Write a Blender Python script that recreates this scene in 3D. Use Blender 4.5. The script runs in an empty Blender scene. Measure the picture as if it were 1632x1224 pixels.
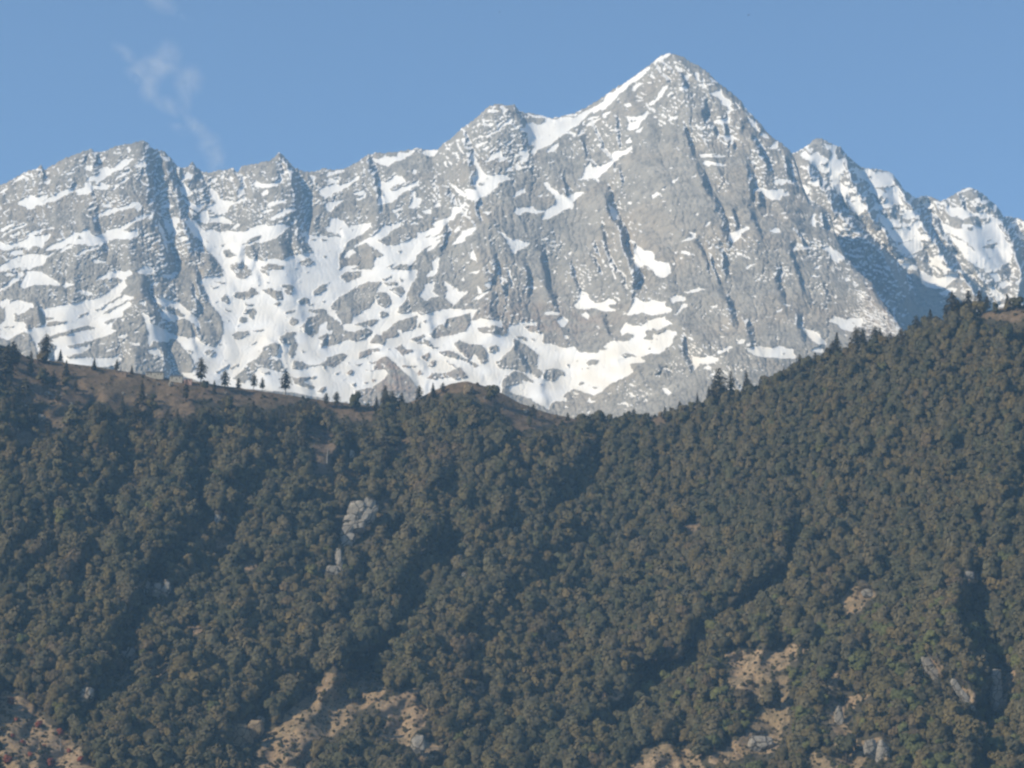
import bpy, bmesh, math, random
import numpy as np
from mathutils import Vector, Matrix

random.seed(7)
RNG = np.random.default_rng(11)
C = bpy.context.scene.collection
R = math.radians

# ---------------------------------------------------------------- camera
PITCH = 14.0
HFOV = 24.0
FPX = 816.0 / math.tan(R(HFOV / 2))
sc = bpy.context.scene
cam_data = bpy.data.cameras.new("camera")
cam_data.sensor_fit = 'HORIZONTAL'
cam_data.angle = R(HFOV)
cam_data.clip_start = 1.0
cam_data.clip_end = 60000.0
cam = bpy.data.objects.new("camera", cam_data)
cam.rotation_euler = (R(90 + PITCH), 0, 0)
C.objects.link(cam)
sc.camera = cam
sc.render.resolution_x, sc.render.resolution_y = 1024, 768

# ---------------------------------------------------------------- sky, sun, exposure
SUN_EL, SUN_AZ = 35.0, 246.0          # azimuth clockwise from +Y (the way the camera looks)
sun_dir = Vector((math.sin(R(SUN_AZ)) * math.cos(R(SUN_EL)), math.cos(R(SUN_AZ)) * math.cos(R(SUN_EL)), math.sin(R(SUN_EL))))
world = bpy.data.worlds.new("World")
sc.world = world
world.use_nodes = True
wn = world.node_tree
wn.nodes.clear()
w_out = wn.nodes.new("ShaderNodeOutputWorld")
w_bg = wn.nodes.new("ShaderNodeBackground")
w_sky = wn.nodes.new("ShaderNodeTexSky")
w_sky.sky_type = 'NISHITA'
w_sky.sun_disc = False
w_sky.sun_elevation = R(SUN_EL)
w_sky.sun_rotation = R(SUN_AZ)
w_sky.altitude = 1800
w_sky.air_density = 1.0
w_sky.dust_density = 0.25
w_sky.ozone_density = 2.8
w_bg.inputs["Strength"].default_value = 0.122
wn.links.new(w_sky.outputs[0], w_bg.inputs["Color"])
wn.links.new(w_bg.outputs[0], w_out.inputs["Surface"])

sun_l = bpy.data.lights.new("sun", 'SUN')
sun_l.energy = 5.0
sun_l.angle = R(0.5)
sun_l.color = (1.0, 0.87, 0.668)
sun = bpy.data.objects.new("sun", sun_l)
sun.rotation_euler = sun_dir.to_track_quat('Z', 'Y').to_euler()
sun.location = sun_dir * 3000
C.objects.link(sun)

sc.view_settings.view_transform = 'Standard'
sc.view_settings.look = 'None'
sc.view_settings.exposure = 0.37
sc.view_settings.gamma = 1.0
sc.cycles.use_denoising = True
sc.cycles.max_bounces = 5
sc.cycles.diffuse_bounces = 3
sc.cycles.volume_bounces = 1
sc.cycles.transparent_max_bounces = 16
sc.cycles.filter_width = 2.45
# ---------------------------------------------------------------- snow fields and bare rock (map outlines)
# each block: origin and scale of a survey sheet, then outlines: S = snow, R = rock lying over it
SHEETS = [
((0, 220, 5.8286), """
S 150,610 260,545 280,525 340,550 440,525 450,545 380,590 330,640 290,665 230,640
S 340,620 440,565 600,480 690,465 690,485 600,530 530,575 420,605 330,630
S 700,490 780,455 790,415 850,415 850,450 910,445 930,410 1025,440 1000,470 940,480 890,465 850,490 820,520 720,530
S 800,400 820,360 890,345 930,320 1000,300 1060,270 1150,200 1250,185 1240,200 1130,285 1060,310 1000,350 950,390 890,410 880,390 830,400
S 910,290 1000,265 1025,300 1000,315 930,310
S 780,285 800,255 860,250 850,305 800,300
S 910,220 970,165 980,185 950,220 920,232
S 1060,395 1100,350 1200,295 1205,325 1160,350 1100,370 1060,405
S 1040,475 1080,430 1120,410 1190,350 1195,380 1140,420 1090,450 1050,485
S 1110,455 1155,450 1150,470
S 620,325 690,308 690,325 640,335
S 620,400 640,375 670,380 675,395
S 400,410 440,400 465,380 465,420 430,435
S 530,445 575,440 565,455
S 730,200 755,205 750,215
S 0,510 20,480 70,460 70,475 20,510
S 110,430 200,340 265,375 250,385 220,370 150,405
S 20,685 90,650 85,670 30,690
S 730,590 780,580 760,600
S 1260,250 1330,205 1360,245 1300,270 1270,270
S 1180,90 1210,80 1215,115 1190,125
S 1120,70 1180,60 1140,75
S 1480,165 1530,175 1580,190 1570,205 1540,215
S 1300,370 1320,400 1365,435 1330,435 1300,400
S 1410,450 1450,470 1440,485 1415,480
S 1430,375 1450,390 1450,415 1430,400
S 800,710 870,740 900,735 930,700 1010,660 1100,645 1180,625 1230,595 1300,600 1310,640 1285,690 1270,655 1230,650 1120,670 1060,695 1000,715 940,725 890,745 880,790 865,745 810,722
S 915,590 960,620 1050,610 1010,645 960,630
S 0,870 10,840 130,780 135,805 80,830 20,870
S 0,920 30,890 120,840 250,790 240,810 140,850 60,890 20,925
S 85,905 180,870 180,885 120,915 90,918
S 250,890 380,850 500,830 510,845 410,850 370,890 310,900 255,905
S 0,960 50,990 160,975 260,930 270,905 370,910 465,885 470,905 420,960 400,1020 300,1000 270,1050 240,1020 130,1010 80,1040 0,1025
S 100,1085 90,1055 200,1040 220,1065 160,1085
S 410,1040 480,995 570,960 650,910 690,870 740,885 800,845 830,860 850,900 900,910 970,890 980,855 1080,840 1180,800 1240,765 1260,735 1350,710 1410,708 1340,745 1250,780 1200,815 1130,860 1210,870 1280,845 1290,890 1270,915 1180,940 1060,935 1010,950 1000,975 900,985 870,995 780,985 700,985 620,985 580,1020 500,1035 430,1045
R 700,945 740,895 765,935
S 540,1060 600,1010 690,990 650,1025 570,1060
S 710,1090 780,1040 900,1005 910,1020 830,1045 750,1085
S 850,1125 985,1140 960,1160 880,1155
S 0,1195 60,1150 150,1105 250,1080 400,1080 440,1095 480,1070 520,1055 440,1110 410,1150 400,1180 330,1190 280,1230 200,1180 120,1170 40,1230 0,1230
S 990,1030 1040,1038 1000,1045
S 1195,1060 1255,1070 1220,1080
S 1230,1015 1265,1040 1240,1045
S 1465,1105 1520,1110 1490,1122
S 1310,1060 1330,1060 1325,1080
S 1490,640 1560,610 1615,625 1550,650
S 1580,750 1640,730 1640,900 1590,850
S 1160,545 1215,540 1190,555
S 1450,680 1540,730 1490,725
S 1470,760 1520,850 1545,960 1560,1080 1530,980 1480,860
"""),
((0, 400, 5.8286), """
S 0,175 60,110 200,60 420,50 410,90 330,150 200,150 120,160 0,195
S 290,185 380,195 480,250 560,305 540,320 400,310 300,320 220,350 195,310 220,250 260,200
S 0,350 60,310 200,190 230,210 170,270 80,330 0,380
S 30,215 150,205 140,225 60,235
S 575,325 610,290 690,310 640,325 600,350
S 720,370 760,360 860,390 840,410 770,405
S 880,275 930,240 1000,195 1120,180 1150,200 1200,165 1230,210 1140,280 1080,240 980,255
S 1270,195 1330,140 1390,140 1440,185 1400,210 1300,215
S 1395,310 1430,285 1475,290 1470,315 1420,320
S 1500,220 1632,220 1632,235 1560,260
S 0,470 60,440 110,470 160,455 300,490 310,520 180,590 130,570 120,590 150,640 200,650 240,690 230,700 260,740 360,700 440,660 420,600 360,530 450,530 600,500 700,485 870,450 980,400 1080,320 1150,270 1180,330 1100,400 1240,430 1200,470 1230,500 1140,560 1150,600 1080,620 1040,690 1030,720 1090,740 960,800 700,870 620,890 720,900 840,870 830,900 760,950 620,970 640,1000 780,990 900,1000 1100,985 1130,1010 1050,1060 950,1080 650,1050 500,990 520,880 460,850 420,800 370,830 350,970 330,850 290,790 250,760 230,740 150,780 80,830 0,800
R 0,520 40,520 50,640 0,690
R 30,700 130,700 100,720 40,720
R 130,640 250,560 340,560 380,540 410,600 410,690 330,720 260,690 220,660 140,660
R 80,830 240,780 330,850 340,970 250,960 100,870
R 700,630 750,590 830,560 830,575 750,620
R 420,700 440,670 500,650 640,655 550,690 430,705
R 420,610 500,620 480,640 420,640
R 440,800 560,760 700,720 800,690 900,715 800,740 680,760 620,790 560,790 460,830
R 880,545 960,500 1080,440 1180,360 1130,430 1000,510 900,570
R 940,590 1000,540 1100,500 1190,450 1210,460 1090,530 990,580
R 950,670 1020,640 1070,620 1060,650 1000,685
R 600,880 720,870 880,840 800,890 650,900
S 1085,795 1170,770 1180,790 1100,805
S 930,860 1010,855 960,870
S 970,930 1050,900 1060,910 1000,940
S 1060,985 1140,945 1130,960 1080,990
S 1220,850 1300,860 1290,880 1240,870
S 1230,745 1290,750 1260,765
S 1110,640 1160,620 1150,650
S 1350,650 1420,680 1500,720 1550,760 1580,820 1560,850 1420,835 1390,890 1370,830 1380,760
S 1310,560 1380,600 1400,690 1360,690 1330,620
S 1430,440 1500,430 1632,480 1632,510 1500,500 1450,480
S 1290,465 1350,470 1360,520 1300,490
S 1470,560 1540,600 1632,650 1632,660 1560,650 1490,590
S 1570,350 1632,390 1632,410 1580,370
S 1370,920 1440,905 1490,920 1510,980 1440,960 1390,950
S 1530,990 1570,1015 1580,1040 1540,1010
"""),
((260, 220, 5.8286), """
S 0,170 60,180 50,210 10,205
S 180,365 230,310 265,350 240,375 200,390
S 150,480 200,410 230,460 270,510 250,530 200,530 160,500
S 320,470 375,465 350,500
S 190,580 270,600 300,620 380,610 360,660 320,690 240,630
S 230,660 290,690 320,710 260,700
S 440,380 500,370 490,420 450,400
S 530,370 555,340 590,375
S 610,355 640,365 640,400 620,395
S 720,390 740,355 790,360 750,390 725,415
S 430,450 500,510 520,560 600,590 650,570 650,600 700,580 770,550 770,565 680,600 620,640 570,700 520,700 450,680 400,650 500,600 440,540
S 690,500 700,470 755,445 750,520 700,545
S 830,430 860,405 960,430 1040,410 1090,380 1075,330 1100,340 1110,385 1050,440 950,465 860,450
S 915,530 920,505 970,475 970,520 950,540
S 960,620 1040,580 1150,570 1100,600 980,640
S 915,680 960,660 1030,665 980,690 930,692
S 1010,745 1060,700 1160,650 1230,640 1160,690 1080,735 1010,760
S 440,740 540,720 580,750 650,780 620,800 540,785 430,780
S 640,830 690,790 720,820 660,840
S 330,710 400,660 430,750 420,800 340,780
S 330,830 400,870 450,840 520,880 600,860 680,870 760,870 850,820 960,795 980,820 1100,790 1170,820 1140,850 1050,920 1000,950 880,975 760,1000 740,1060 760,1090 820,1120 850,1130 920,1140 1030,1120 1100,1140 1160,1110 1250,1080 1400,1060 1632,1040 1632,1224 620,1224 600,1150 540,1080 500,1040 470,1000 450,1010 400,950 330,900
R 720,1000 830,920 920,895 900,940 800,980
R 530,1000 580,980 570,1010
R 550,1050 600,1030 680,1090 590,1115
R 750,1040 850,970 1000,960 1100,920 1200,900 1280,960 1270,1040 1150,1090 1060,1130 1000,1110 900,1130 800,1120
R 430,790 540,790 620,830 520,860 440,830
R 620,1180 720,1140 780,1180 790,1224 620,1224
R 900,1200 1000,1160 1130,1190 1100,1224 920,1224
R 1260,1150 1350,1110 1420,1150 1350,1190 1280,1190
R 1470,1080 1530,1100 1500,1130
S 1330,900 1450,910 1632,910 1632,1050 1400,1060 1320,960
R 1470,935 1550,945 1540,965 1480,960
R 1330,930 1430,940 1400,955
S 1450,480 1530,440 1632,430 1632,490 1540,540 1500,560 1460,530
S 1500,610 1632,580 1632,600 1560,650 1530,690
S 1560,750 1632,740 1632,880 1540,850 1500,840 1560,800
S 1360,340 1420,360 1400,420 1380,390
S 1530,370 1632,390 1632,410 1540,410
S 1270,890 1330,860 1340,900 1300,920
S 60,760 100,735 150,750 160,790 100,800 70,800
S 90,890 130,850 210,840 200,855 130,880 100,920
S 160,920 210,910 220,935 180,940
S 200,760 300,760 330,830 330,900 420,980 520,1050 600,1150 620,1224 560,1224 450,1080 350,960 270,880
S 1060,220 1085,240 1070,260
S 1120,310 1170,280 1180,310 1130,330
S 0,740 50,760 80,880 60,900 20,820
"""),
((260, 430, 5.8286), """
S 560,0 1632,0 1632,1200 1560,1200 1200,1140 850,1110 700,1100 380,1050 200,990 170,960 260,960 300,900 260,800 180,720 130,650 0,620 0,560 100,600 240,640 300,620 360,680 480,720 540,650 560,540 540,430 450,330 400,220 350,100 400,60 560,60
R 640,0 830,0 820,40 750,90 680,70
R 900,0 990,0 980,50 920,30
R 450,100 590,120 570,135 460,110
R 450,150 520,150 510,170 460,170
R 650,240 680,200 790,200 800,160 860,170 880,220 800,270 700,275
R 730,300 850,320 840,340 770,330
R 540,270 590,220 620,280 600,320 540,290
R 550,340 640,390 600,395
R 740,410 770,360 850,350 870,400 830,470 780,410
R 700,470 730,430 790,450 780,485 720,500
R 920,190 1000,160 1040,190 1100,200 1120,280 1040,280 980,230
R 1090,150 1180,130 1215,160 1200,230 1150,235 1110,200 1160,180
R 1010,320 1070,290 1100,310 1060,340
R 940,120 990,115 960,130
R 1390,210 1450,150 1530,120 1545,165 1450,230 1400,240
R 1250,300 1300,250 1360,270 1360,310 1280,330
R 1300,330 1400,310 1380,340
R 1470,290 1540,285 1500,305
R 1550,340 1632,290 1632,420 1580,400
R 1280,520 1340,450 1450,410 1520,390 1560,440 1450,530 1450,580 1380,630 1300,570
R 1430,640 1500,600 1632,540 1632,620 1560,680 1460,730 1480,660
R 1170,490 1200,440 1250,460 1260,500 1200,525
R 1070,640 1150,580 1220,570 1240,600 1210,620 1250,680 1230,790 1190,820 1160,780 1180,700 1100,680
R 900,780 940,710 1040,670 1090,690 1060,800 980,820
R 850,830 900,780 1000,830 1090,830 1110,890 1160,920 1120,960 1000,930 900,900 860,930 810,1000 750,1060 650,1010 720,950 780,870 830,840
R 490,940 520,920 600,870 630,880 540,930 500,965
R 610,920 700,870 720,880 650,925
R 700,770 780,720 870,660 880,670 800,720
R 1000,520 1060,500 1040,520
R 640,600 700,570 800,570 800,600 700,650 650,640
R 820,570 940,550 900,580
R 600,460 620,480 590,490
R 1280,750 1330,760 1300,775
R 1200,840 1280,850 1340,880 1440,880 1550,820 1632,800 1632,870 1560,920 1520,950 1480,890 1380,900 1280,930 1200,920
R 900,940 1000,950 1000,975 940,965
R 1200,1000 1440,990 1400,1010 1300,1040 1420,1090 1400,1110 1300,1090 1220,1050
R 1420,1130 1500,1080 1530,1080 1480,1150
R 1590,960 1632,940 1632,970
R 1560,1010 1632,990 1632,1010
R 1350,370 1500,360 1560,390 1430,410 1350,390
R 1150,380 1260,375 1200,400 1110,410
R 300,400 400,350 480,370 520,450 420,430 330,430
R 380,760 440,730 490,770 450,820 400,790
R 510,690 550,695 520,715
R 200,740 270,750 260,780
S 0,290 60,290 150,300 210,370 300,430 330,490 350,550 300,520 250,470 200,450 80,480 0,410
R 0,350 60,330 130,360 210,420 160,440 60,400
S 370,480 450,470 430,490
S 750,900 790,880 770,910
S 950,740 985,715 970,740
"""),
((520, 220, 5.8286), """
S 0,340 20,320 60,320 100,300 175,295 150,320 60,340 0,360
S 0,400 50,385 120,390 110,415 20,420
S 0,480 100,450 200,410 300,350 310,370 230,430 130,490 50,510 0,560
S 20,600 100,590 150,570 160,580 80,640 30,690 0,660
S 250,510 340,490 365,515 350,560 290,580 280,565 340,540 330,520 260,530
S 410,190 470,200 560,170 650,175 680,130 740,140 800,110 830,110 780,160 700,200 620,230 560,265 500,240 440,220
S 870,140 920,115 1035,110 1000,170 950,170
S 490,430 500,400 590,410 630,345 700,360 740,400 650,430 600,470 650,480 780,430 865,390 850,430 760,480 690,520 620,590 540,610 480,630 480,570 540,520 500,470
R 590,460 660,440 700,460 600,500
S 770,640 800,560 790,500 815,490 830,550 890,565 860,630 800,655
S 800,330 810,290 850,300 840,330
S 1140,420 1200,440 1280,510 1300,470 1400,480 1370,430 1360,360 1400,330 1390,270 1350,210 1340,150 1380,160 1400,220 1430,290 1440,340 1530,350 1632,340 1632,400 1560,440 1540,500 1450,550 1370,580 1290,555 1230,520
R 1380,410 1470,400 1460,440 1400,440
S 1480,220 1560,170 1620,110 1632,160 1560,190 1490,225
S 1380,70 1440,40 1530,25 1490,50 1400,85
S 1450,100 1510,75 1500,95 1460,110
S 1040,770 1150,730 1170,640 1230,640 1300,595 1310,610 1230,690 1170,760 1100,810 1080,850 1050,880 930,950 1060,900 1085,900 1000,970 870,1050 830,1100 820,1150 780,1180 700,1170 560,1224 440,1224 450,1120 530,1090 480,1040 400,1000 350,950 450,900 540,800 560,765 550,820 650,790 690,770 690,820 600,860 560,910 470,950 560,1000 640,1000 720,970 830,920 840,880 950,860 1000,820 980,800
S 40,740 160,770 200,820 330,800 430,785 400,830 330,890 230,940 190,980 150,1050 60,1130 60,1180 0,1224 0,860
R 0,860 130,900 130,915 0,920
R 220,850 260,850 240,870
S 240,1010 350,955 370,965 290,1000
S 180,1070 240,1030 270,1060 220,1100 160,1110
S 120,1224 160,1200 260,1180 300,1190 200,1224
S 990,745 1050,740 1020,760
S 1250,730 1300,660 1330,660 1300,710
S 1180,870 1220,825 1250,850 1200,880
S 1180,990 1210,940 1270,860 1400,820 1390,840 1350,890 1290,920 1290,960
S 930,1040 1010,960 1070,945 1000,1020 940,1060
S 980,1150 1040,1105 1050,1140 1030,1224 1000,1224
S 1330,1090 1350,1030 1390,1090 1400,1140 1340,1125
S 1280,1160 1340,1140 1320,1160
S 1000,620 1050,600 1060,640 1010,640
S 880,680 970,665 970,710 900,690
S 840,700 900,740 850,740
S 770,800 810,770 860,800
S 610,670 680,650 660,690 620,690
S 640,700 680,700 660,750
S 990,455 1010,450 1020,480
S 1100,230 1120,215 1115,260
S 1110,70 1140,90 1130,110
S 1260,0 1290,5 1275,35
S 1590,860 1632,880 1632,890 1580,850
S 1450,690 1540,680 1500,710
S 480,690 510,680 500,710
S 160,740 200,725 200,750
S 270,740 310,735 290,755
R 650,1050 700,1040 680,1075
R 540,1210 640,1150 600,1200
R 910,930 990,890 950,925
"""),
((520, 430, 5.8286), """
S 0,0 840,0 830,60 760,200 750,250 650,400 700,410 850,390 880,420 1000,390 1150,360 1280,370 1400,370 1340,480 1430,450 1632,480 1632,1224 0,1224
R 130,60 180,20 330,10 325,60 200,115 135,90
R 510,90 600,55 610,75 540,100
R 30,340 130,250 290,150 380,110 520,110 470,190 440,290 400,360 340,380 300,420 250,430 240,500 150,510 80,390
R 450,230 480,200 560,210 610,290 590,340 540,360 470,320
R 520,115 670,110 670,150 560,150
R 570,180 690,150 740,200 690,260 640,220
R 680,60 720,100 700,120
R 250,510 440,455 485,470 430,530 350,530
R 490,400 530,380 600,420 500,450
R 0,400 150,510 160,560 250,580 370,540 450,580 420,620 290,670 200,650 100,690 0,720
S 20,370 90,380 80,410 40,400
S 0,640 40,620 30,650
S 130,600 170,600 160,620
S 0,570 50,560 50,600 10,590
R 400,680 460,600 560,560 650,480 750,450 850,420 820,550 720,580 650,620 560,640 540,700 480,690
S 660,560 690,560 700,610 680,610
S 470,600 530,580 510,610
R 850,500 880,480 870,540 840,540
R 890,480 930,460 930,500
R 960,600 1000,550 1130,450 1280,420 1340,400 1340,490 1300,570 1200,600 1080,620 1000,640
R 770,650 900,600 930,620 830,670
R 640,730 700,690 740,740 830,740 780,770 700,800
R 830,690 880,650 900,690
R 900,640 960,660 1000,710 1070,740 990,730 900,690
R 1180,690 1240,650 1330,690 1430,690 1500,760 1500,860 1440,870 1380,780 1330,840 1240,760
R 1040,760 1150,750 1240,790 1330,840 1420,890 1380,910 1300,850 1180,820 1100,800
R 1510,720 1560,700 1620,730 1590,770 1520,770
R 880,800 940,770 970,800 930,850 900,830
R 930,900 980,840 1030,840 1010,900
R 690,890 840,890 830,910 720,910
R 830,960 870,930 910,970 860,985
R 920,1010 980,960 1100,960 1200,930 1230,1000 1150,1000 1000,1020
R 440,900 470,840 560,800 640,870 700,930 760,980 830,1060 860,1110 840,1224 280,1224 270,1120 430,1090 520,1020 580,970 540,930 450,930
R 260,1100 220,1050 280,1050
R 330,1040 400,1040 370,1060
R 420,1010 460,1020 430,1060
R 310,930 450,930 430,945
R 250,880 350,865 300,900
R 380,860 470,850 440,875
R 170,960 240,930 260,950 220,980
R 60,1000 130,1040 90,1015
R 70,960 130,945 100,975
R 0,820 150,770 200,800 160,850 60,910 0,890
R 300,770 450,720 420,780 300,830
R 430,740 480,720 500,750 450,770
R 1050,800 1220,910 1200,920
R 1100,960 1250,900 1320,1000 1200,1020
R 1390,540 1480,530 1632,560 1632,590 1440,590
R 1632,850 1580,850 1590,910
S 860,230 900,190 910,150 1000,105 1000,190 980,200 1060,250 970,250 940,290 910,280
S 1080,100 1160,140 1230,190 1180,210 1320,200 1260,260 1180,330 1110,270 1120,180
S 930,70 960,10 1040,0 1020,50
S 1340,280 1400,250 1500,190 1510,205 1400,270
S 1400,160 1420,150 1425,220 1405,200
S 1480,140 1530,110 1540,130 1500,165
S 1250,100 1280,70 1290,105
S 1310,30 1430,0 1390,35
S 1280,330 1310,310 1310,330
S 1410,345 1440,360 1430,370
S 1610,60 1632,70 1632,110
S 530,880 550,890 540,905
S 720,1040 745,1045 735,1060
"""),
((760, 140, 5.8286), """
S 460,330 510,320 560,350 600,340 650,270 700,300 830,265 900,280 1000,220 1100,170 1190,110 1210,60 1250,50 1290,20 1320,0 1370,0 1320,60 1270,120 1200,190 1130,210 1050,230 990,290 940,350 880,370 830,420 760,460 700,520 640,545 560,580 520,630 490,600 540,560 530,530 480,530 480,480 470,420 400,390 410,365 460,380
S 390,210 430,215 430,235 480,240 540,260 650,255 640,280 560,270 500,260
S 640,590 690,540 760,520 760,540 710,590 660,605
S 830,420 870,400 920,430 900,460 880,430
S 930,450 960,395 1010,380 1010,400 950,450
S 1010,350 1060,310 1150,280 1140,295 1060,345 1020,360
S 1030,280 1130,260 1120,275 1040,295
S 1160,245 1250,215 1240,230 1180,255
S 960,340 1010,310 1000,325
S 215,170 240,165 250,190 290,195 265,240 250,260 240,220
S 20,440 90,445 170,400 240,350 280,300 320,280 320,295 270,350 200,400 110,445 30,458
S 100,340 150,325 140,355
S 180,335 230,305 235,325
S 15,325 60,340 20,340
S 105,200 200,210 190,230 110,220
S 50,575 110,540 110,555 60,580
S 0,530 40,505 40,520 0,545
S 75,690 150,620 225,570 235,630 290,655 220,690 200,660 210,630 150,650
S 370,600 470,570 480,640 440,675 390,665 440,640 400,620
S 255,790 290,740 330,730 330,760 280,780
S 350,725 410,720 410,750 370,755
S 0,700 60,780 100,820 230,800 280,820 320,850 200,870 190,910 130,970 80,1000 0,1040
R 20,880 75,875 60,910 25,910
S 320,1025 360,980 410,940 450,935 455,970 400,990 340,1020
S 560,1005 610,985 580,1015
S 620,880 650,870 700,930 760,970 760,990 810,985 800,1010 850,1010 920,970 990,965 960,1000 900,1060 880,1140 860,1110 780,1150 700,1200 650,1224 610,1224 630,1150 540,1170 450,1150 400,1180 340,1165 370,1115 440,1105 520,1105 560,1140 640,1140 690,1100 740,1080 720,990 640,930
S 950,855 1000,810 1010,740 1060,685 1070,740 1200,710 1260,650 1280,590 1350,590 1390,560 1440,535 1440,570 1400,610 1320,640 1270,690 1220,740 1170,800 1110,850 1060,840
S 1090,850 1130,850 1140,885
S 1380,490 1420,460 1440,500 1390,520
S 1390,390 1410,310 1380,265 1480,270 1540,250 1580,215 1590,240 1550,300 1490,370 1430,390
R 1420,290 1500,300 1440,320
S 1470,400 1540,365 1530,400 1480,415
S 1370,150 1430,140 1420,175
S 1470,115 1550,115 1520,130
S 1580,160 1632,120 1632,150
S 1560,345 1600,320 1570,350
S 1090,470 1110,470 1105,490
S 1310,1110 1345,1095 1340,1125
S 310,435 370,425 330,445
S 245,530 320,490 280,525
S 50,1160 130,1150 110,1175
S 250,1190 280,1190 270,1205
S 120,1050 140,1065 125,1070
S 1380,1055 1450,1060 1420,1075
S 1220,1080 1280,1120 1330,1224 1270,1224
"""),
((760, 340, 5.8286), """
S 610,60 640,0 750,0 700,25
S 175,150 260,195 320,245 400,240 440,275 495,275 460,310 380,340 345,375 320,350 300,290 270,280 290,245
S 0,800 40,760 110,725 60,770 0,810
S 0,690 20,680 40,740 10,750
S 80,640 140,635 110,690 80,670
S 210,590 260,600 270,625 230,640 260,700 230,660
S 290,525 310,525 320,600 350,660 330,650 305,590
S 710,525 735,530 720,580
S 810,380 835,420 820,430
S 850,370 890,355 860,395
S 460,675 570,690 530,705 480,692
S 1235,465 1255,460 1270,540 1300,610 1280,615
S 1150,400 1180,440 1210,510 1190,490
S 1145,305 1195,300 1190,315
S 1025,90 1060,100 1040,108
S 970,630 1000,660 970,655
S 890,855 940,820 960,720 1030,740 1050,800 1110,835 1180,820 1220,790 1270,800 1300,840 1220,850 1230,880 1310,910 1180,910 1100,880 980,890 920,880
S 1070,765 1140,770 1110,778
S 605,935 650,915 770,915 760,940 640,940
S 740,990 780,960 850,985 830,1030 800,1060 770,1040
S 960,940 1010,920 1050,950 1030,985 990,960
S 1460,305 1500,310 1560,345 1632,355 1632,500 1560,480 1520,500 1470,535 1465,400
S 1400,950 1410,910 1440,850 1480,780 1520,810 1570,830 1632,800 1632,930 1540,920 1450,945
S 1330,1090 1390,1010 1430,1050 1480,1070 1560,1040 1632,1000 1632,1200 1400,1200 1280,1224 1270,1180 1350,1190
R 1340,1150 1400,1110 1460,1130 1450,1180 1360,1190
R 1540,1160 1632,1130 1632,1180
S 270,1080 350,1040 400,1010 560,1010 560,1040 440,1040 420,1060 500,1110 620,1120 600,1224 500,1224 400,1160 300,1130
S 800,1130 850,1160 830,1165
S 270,860 250,850 280,880
"""),
((780, 460, 5.8286), """
S 170,400 180,340 260,330 300,305 440,315 440,335 320,345 360,400 500,420 460,460 510,510 560,510 680,550 800,540 820,590 1000,600 1020,560 1100,510 1160,480 1250,500 1350,450 1360,400 1290,370 1230,385 1260,315 1300,340 1400,350 1480,300 1632,260 1632,580 1500,600 1400,640 1450,680 1290,700 1340,770 1300,800 1200,850 1110,890 1050,950 980,990 900,970 780,930 660,1010 720,1020 720,1050 620,1040 570,1070 560,1130 430,1060 380,1020 180,960 210,900 300,880 300,850 420,880 340,800 240,760 200,780 100,880 40,920 0,850 0,700 60,690 80,740 230,750 360,730 380,790 480,790 440,700 460,620 400,560 250,470 170,440 0,440 0,430
R 0,340 60,340 130,370 170,410 120,440 20,420
S 0,300 90,310 80,335 0,340
S 0,440 170,440 230,470 220,560 160,610 60,665 0,650 0,610 50,600 0,590 0,560 100,570
R 230,510 290,505 340,570 430,600 450,660 430,740 370,740 340,790 230,750 90,740 60,680 150,640
R 400,790 430,755 490,775 500,800 460,830 410,810
R 495,830 520,750 600,740 700,760 700,800 630,825 600,865 520,850
R 890,690 940,660 1020,665 990,710 920,710
R 1220,620 1260,595 1330,610 1380,640 1320,635 1250,640
R 1450,570 1490,545 1510,575
R 1440,400 1500,375 1632,360 1632,400 1560,430 1570,460 1500,480 1420,465 1470,430
R 1200,440 1290,410 1350,440 1280,490 1210,490
R 820,890 860,860 890,880 850,895
R 935,915 1010,910 980,940
R 710,700 740,700 735,745
R 850,745 870,735 870,760
R 890,735 930,730 920,750
R 730,560 750,560 750,580
R 1285,505 1310,500 1300,515
R 220,440 330,445 360,495 300,470
R 370,460 420,470 420,500
R 960,520 1100,560 1050,580 980,560
R 0,545 70,520 90,560 40,600 0,590
R 140,850 200,810 270,850 250,890 150,910
R 1480,800 1540,730 1632,700 1632,870 1560,850
S 690,1090 755,1105 700,1102
S 905,1050 935,1010 960,1065
S 950,1050 1000,1040 960,1062
S 1295,960 1370,1000 1320,1000
S 1085,965 1135,970 1100,985
S 1220,1070 1265,1050 1285,1085
S 760,1000 800,1010 775,1012
S 780,965 830,975 800,985
S 1420,1050 1450,1020 1470,1050
S 1610,930 1632,920 1632,970
S 690,430 730,440 740,465 700,450
S 1280,245 1310,180 1360,80 1410,120 1480,130 1500,95 1560,125 1632,120 1632,230 1500,245 1400,220 1320,250
R 1480,155 1540,165 1540,180
"""),
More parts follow.
